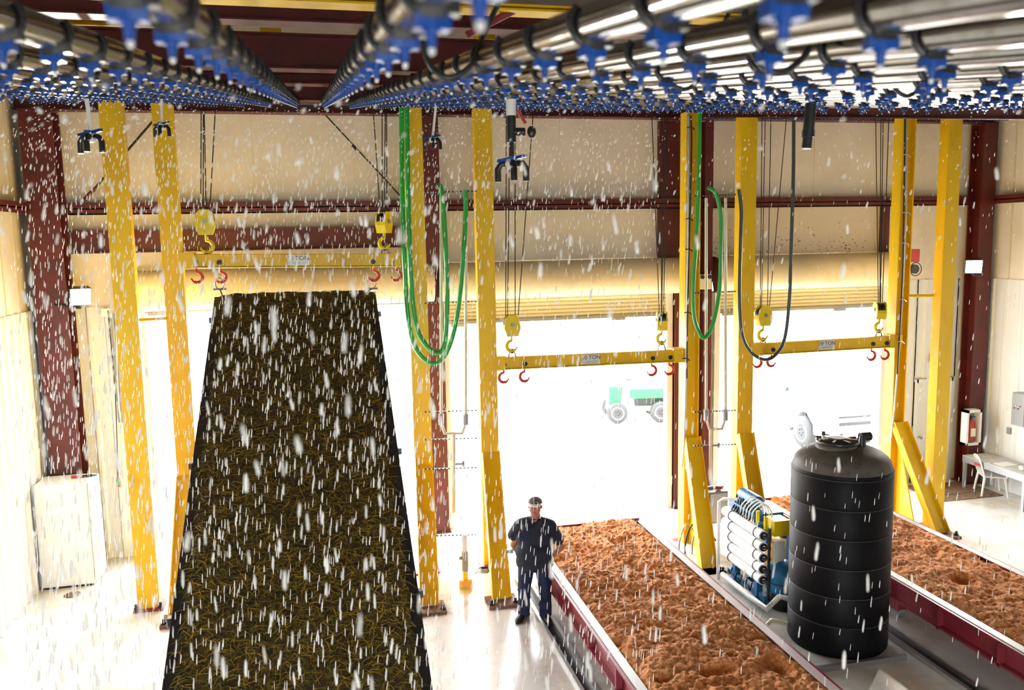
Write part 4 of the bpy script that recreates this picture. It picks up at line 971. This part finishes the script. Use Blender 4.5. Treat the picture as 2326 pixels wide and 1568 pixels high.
# ================================================================ the man
def remesh(o,vox,smooth=4):
    r=o.modifiers.new('r','REMESH'); r.mode='VOXEL'; r.voxel_size=vox; r.use_smooth_shade=True
    s=o.modifiers.new('s','SMOOTH'); s.iterations=smooth; s.factor=.5
def person():
    base=Vector((2.93,11.72,0)); yaw=math.atan2(-base.x,base.y)*-1
    # local frame: facing -Y; x to the image right
    ang=math.atan2(base.x,base.y)   # turn to face the camera
    q=Matrix.Rotation(-ang-math.radians(6),3,'Z')
    def W(x,y,z):
        k=min(1,max(0,(z-1.46)/.14)); kx=1.27*(1-k)+1.16*k; ky=1.18*(1-k)+1.05*k
        if z<.75: kk=z/.75; kx=1.15+.15*kk
        return base+q@Vector((x*kx+.03*z/1.7,y*ky,z*1.035))
    t=thing('person',base,'heavy-set person in navy work shirt, jeans and grey cap, hands behind the back','person')
    def cap(m,p,r,qq,r2,mt,n=16):  # tapered capsule
        P=W(*p);Q=W(*qq); g=1.15 if p[2]<1.5 else 1.0; r*=g; r2*=g; d=(Q-P); L=d.length; d.normalize(); a,b_=frame(d); rings=[]
        for k in range(1,5): th=PI/2*k/4; rings.append(m.ring(P-d*r*math.cos(th),a,b_,r*math.sin(th),n))
        for k in range(0,4): th=PI/2*k/4; rings.append(m.ring(Q+d*r2*math.sin(th),a,b_,r2*math.cos(th),n))
        m.loft(rings,mt)
    def el(m,c,r,mt,rz=0):
        g=1.28 if c[2]<1.5 else 1.15; r=(r[0]*g,r[1]*(1.15 if g>1.1 else 1.05),r[2]*1.03); m.ell(W(*c),r,mt,20,14,rot=q@Matrix.Rotation(rz,3,'Y'))
    # body: head, neck, torso core, arms, hands, legs in one surface
    m=MB(); K=SKIN
    hz=1.69; hx=.005
    el(m,(hx,.0,hz+.02),(.078,.098,.11),K); el(m,(hx,-.02,hz-.055),(.066,.075,.065),K); el(m,(hx,-.035,hz-.10),(.045,.045,.035),K)
    el(m,(hx,-.02,hz-.12),(.07,.07,.05),K)
    cap(m,(hx-.006,-.102,hz+.01),.010,(hx-.006,-.118,hz-.022),.016,K)     # nose
    el(m,(hx-.03,-.088,hz+.028),(.024,.016,.010),K); el(m,(hx+.03,-.088,hz+.028),(.024,.016,.010),K)  # brow
    el(m,(hx-.082,.01,hz-.005),(.012,.022,.034),K); el(m,(hx+.082,.01,hz-.005),(.012,.022,.034),K)   # ears
    el(m,(hx,-.085,hz-.062),(.028,.012,.010),K); el(m,(hx-.045,-.055,hz-.035),(.03,.035,.035),K); el(m,(hx+.045,-.055,hz-.035),(.03,.035,.035),K)
    cap(m,(hx,.01,1.60),.068,(0,.03,1.48),.085,K)
    el(m,(0,.02,1.25),(.19,.13,.24),K); el(m,(0,.0,1.02),(.20,.15,.20),K)
    for s in (-1,1):
        sh=(s*.165,.03,1.38); elb=(s*.305,.11,1.05); wr=(s*.185,.17,.85)
        if s<0: elb=(-.265,.12,1.06); wr=(-.20,.17,.88)
        cap(m,sh,.052,elb,.047,K); cap(m,elb,.050,wr,.032,K)
        pm=(s*.13,.205,.80); cap(m,wr,.034,pm,.036,K)
        for f in range(4):
            a0=(pm[0]-s*.01,.20+.006*f,.79+.022*f-.03); a1=(pm[0]-s*.06,.225,.77+.022*f-.03); a2=(pm[0]-s*(.09-.008*abs(f-1.5)),.215,.755+.022*f-.03)
            cap(m,a0,.0105,a1,.0095,K,8); cap(m,a1,.0095,a2,.008,K,8)
        cap(m,(pm[0],.18,.825),.012,(pm[0]-s*.045,.16,.845),.010,K,8)
        cap(m,(s*.10,.0,.86),.085,(s*.125,-.01,.50),.06,K); cap(m,(s*.125,-.01,.50),.055,(s*.135,.01,.10),.04,K)
    o=m.build('body',t); remesh(o,.0085,3)
    for s in (-1,1):
        m=MB(); el(m,(hx+s*.030,-.096,hz+.010),(.013,.007,.006),DARK); m.build('eye',t)
    m=MB(); el(m,(hx,-.099,hz-.062),(.024,.006,.004),REDH); m.build('mouth',t)
    m=MB(); el(m,(hx,.028,hz+.01),(.080,.083,.070),CAPG); m.build('hair',t)
    # shirt
    m=MB()
    el(m,(0,.02,1.36),(.21,.135,.12),NAVY); el(m,(0,.01,1.20),(.225,.165,.20),NAVY); el(m,(0,-.025,1.03),(.235,.195,.20),NAVY); el(m,(0,-.01,.90),(.225,.175,.13),NAVY)
    cap(m,(0,.03,1.475),.07,(.15,.03,1.43),.07,NAVY); cap(m,(0,.03,1.475),.07,(-.15,.03,1.43),.07,NAVY)
    for s in (-1,1):
        cap(m,(s*.18,.03,1.405),.080,(s*.268,.085,1.17+(.05 if s<0 else 0)),.078,NAVY)
    cap(m,(0,.05,1.50),.085,(0,.02,1.53),.08,NAVY)
    m.loft([[W(math.cos(2*PI*i/24)*rx,math.sin(2*PI*i/24)*ry-.01,z) for i in range(24)] for rx,ry,z in ((.215,.16,.80),(.228,.175,.86),(.22,.17,.95))],NAVY)
    o=m.build('work_shirt',t); remesh(o,.013,6)
    m=MB()
    for s in (-1,1):
        m.add([W(s*.008,-.112,1.42),W(s*.085,-.07,1.545),W(s*.10,-.085,1.50),W(s*.06,-.14,1.41)],[(0,1,2,3)],NAVY); m.add([W(s*.008,-.106,1.42),W(s*.085,-.064,1.545),W(s*.10,-.079,1.50),W(s*.06,-.134,1.41)],[(3,2,1,0)],NAVY)
    m.build('collar',t)
    m=MB(); m.add([W(-.05,-.118,1.53),W(.05,-.118,1.53),W(.0,-.155,1.40)],[(0,1,2)],SKIN)
    m=MB(); m.box((-.055,-.012,-.06),(.055,.0,.06),DENIM); m.v=[tuple(W(-.11+v[0],-.158+v[1]+.02,1.29+v[2])) for v in m.v]; m.build('chest_pocket',t)
    # trousers
    m=MB()
    el(m,(0,-.0,.84),(.205,.165,.13),DENIM)
    for s in (-1,1):
        cap(m,(s*.10,.0,.80),.115,(s*.125,-.015,.50),.088,DENIM); cap(m,(s*.125,-.015,.50),.086,(s*.14,.0,.12),.075,DENIM)
        m.loft([[W(s*.14+math.cos(2*PI*i/18)*r,math.sin(2*PI*i/18)*r*1.1,z) for i in range(18)] for r,z in ((.082,.045),(.08,.15),(.075,.25))],DENIM)
        for zz in (.47,.30,.2): el(m,(s*.13,-.03,zz),(.085,.075,.02),DENIM,rz=.3*s)
    o=m.build('jeans',t); remesh(o,.012,4)
    for s in (-1,1):
        m=MB(); rz=s*.35
        def fb(x,y,z): return W(s*.14+x*math.cos(rz)-y*math.sin(rz)*1.0, y*math.cos(rz)+x*math.sin(rz), z)
        rings=[]
        for (y,w,h) in ((.09,.035,.06),(.06,.047,.13),(0,.05,.14),(-.07,.052,.10),(-.14,.055,.075),(-.19,.045,.055),(-.215,.02,.03)):
            rings.append([fb(math.cos(2*PI*i/16)*w,y,max(.002,h/2+math.sin(2*PI*i/16)*h/2)) for i in range(16)])
        m.loft(rings,BOOT); m.build('boot',t)
    # cap
    m=MB(); rings=[]
    for k in range(8):
        a=PI/2*k/7.5; rings.append([W(hx+math.cos(2*PI*i/24)*.093*math.cos(a),math.sin(2*PI*i/24)*.108*math.cos(a),hz+.062+.085*math.sin(a)) for i in range(24)])
    m.loft(rings,CAPG); m.build('cap_crown',t)
    m=MB(); vs=[]; 
    for z in (0,.008):
        for i in range(13):
            a=PI+PI*i/12; vs.append(W(hx+math.cos(a)*.088,math.sin(a)*.095,hz+.062+z))
        for i in range(13):
            a=PI+PI*i/12; vs.append(W(hx+math.cos(a)*.085,-.03+math.sin(a)*.165,hz+.050+z-.004*math.sin(a)))
    fs=[(i,i+1,14+i,13+i) for i in range(12)]+[(26+i,26+13+i,26+14+i,27+i) for i in range(12)]+[(13+i,14+i,40+i,39+i) for i in range(12)]
    m.add(vs,fs,WHT); tag(m.build('cap_brim',t),label='pale cap brim')
    m=MB(); m.box((-.04,-.02,-.025),(.04,.02,.025),GREYM); m.v=[tuple(W(-.30+v[0],.02+v[1],1.0+v[2])) for v in m.v]; m.build('belt_case',t)
person()

# ================================================================ rain
def drop_mesh(r,L,seg=6):
    vs=[];fs=[];n=seg
    prof=[(0,-.5),(.75,-.42),(1,-.2),(.95,.15),(.6,.4),(0,.5)]
    return prof
R=random.Random(21)
drops=[]
tries=0
def dens(u,v):
    if u<60: return .35
    if u<1000: return 1
    if u<1500: return .55
    return .13
while len(drops)<11000 and tries<900000:
    tries+=1
    y=1.3+ (13.6-1.3)*R.random()**.8
    u=R.uniform(-20,IW+20); 
    # height: fall from the pipe plane
    zp=H_+hp+SL*y-.15
    x=atY(u,700,y).x
    z=zp-(R.random()**1.15)*(zp-.05)
    P=Vector((x,y,z)); uu,vv,dz=proj(P)
    if not(-30<uu<IW+30 and 150<vv<IH+40): continue
    if R.random()>dens(uu,vv)*(1.6 if vv<480 else .8)*min(1,.25+y/7): continue
    if x<-4.6 or x>11: continue
    # below the tilted bed?
    if -1.6<x<.9 and 5<y<13.5:
        zb=4.93-(13.5-y)*.56
        if z<zb+.25: continue
    if 3.2<x<5.4 and z<.85: continue
    if 7.9<x<9.9 and z<.85: continue
    if (x-6.82)**2+(y-9.92)**2<.6 : continue
    if (x-2.84)**2+(y-11.72)**2<.16: continue
    fall=zp-z; r=R.uniform(.0022,.0046); L=.012+.034*math.sqrt(max(fall,0))*R.uniform(.7,1.2)
    if fall<.25: r*=1.2; L=r*2.4
    drops.append((P,r,L,r*L/dz**2))
for k in range(170):
    y=R.uniform(1.7,4.2); u=R.uniform(60,1500) if k%6 else R.uniform(1500,2300); v=R.uniform(300,1560); P=atY(u,v,y); zp=H_+hp+SL*y-.15
    r=R.uniform(.0034,.0052); drops.append((P,r,.02+.03*math.sqrt(max(0,zp-P.z)),r*.05/y**2))
drops.sort(key=lambda d:-d[3])
PROF=[(.05,-.5),(.8,-.42),(1,-.15),(.9,.2),(.5,.42),(.05,.5)]
def drop_verts(P,r,L,n=6,tilt=(0,0)):
    rings=[]
    for k,(a,z) in enumerate(PROF):
        off=math.sin(z*5)*r*.5
        c=P+Vector((off+tilt[0]*z*L,0,z*L)); rings.append([c+Vector((math.cos(2*PI*i/n)*r*a,math.sin(2*PI*i/n)*r*a,0)) for i in range(n)])
    return rings
m=MB(); m.loft(drop_verts(Vector((0,0,0)),.005,.05,8),RAIN); d0=m.build('rain_drop'); dme=d0.data; bpy.data.objects.remove(d0)
for (P,r,L,_) in drops[:300]:
    o=bpy.data.objects.new('rain_drop',dme); COL.objects.link(o); o.location=P; o.scale=(r/.005,r/.005,L/.05); o.rotation_euler=(0,R.uniform(-.05,.08),R.uniform(0,6))
    tag(o,'white elongated rain drop falling close to the camera','rain drop','near rain drops falling from the nozzles')
m=MB()
for (P,r,L,_) in drops[300:]:
    m.loft(drop_verts(P,r,L,5,(R.uniform(-.05,.1),0)),RAIN,cap=False)
o=m.build('rain'); tag(o,'countless small white rain drops falling below the sprinkler pipes','rain',kind='stuff')
print('drops',len(drops))
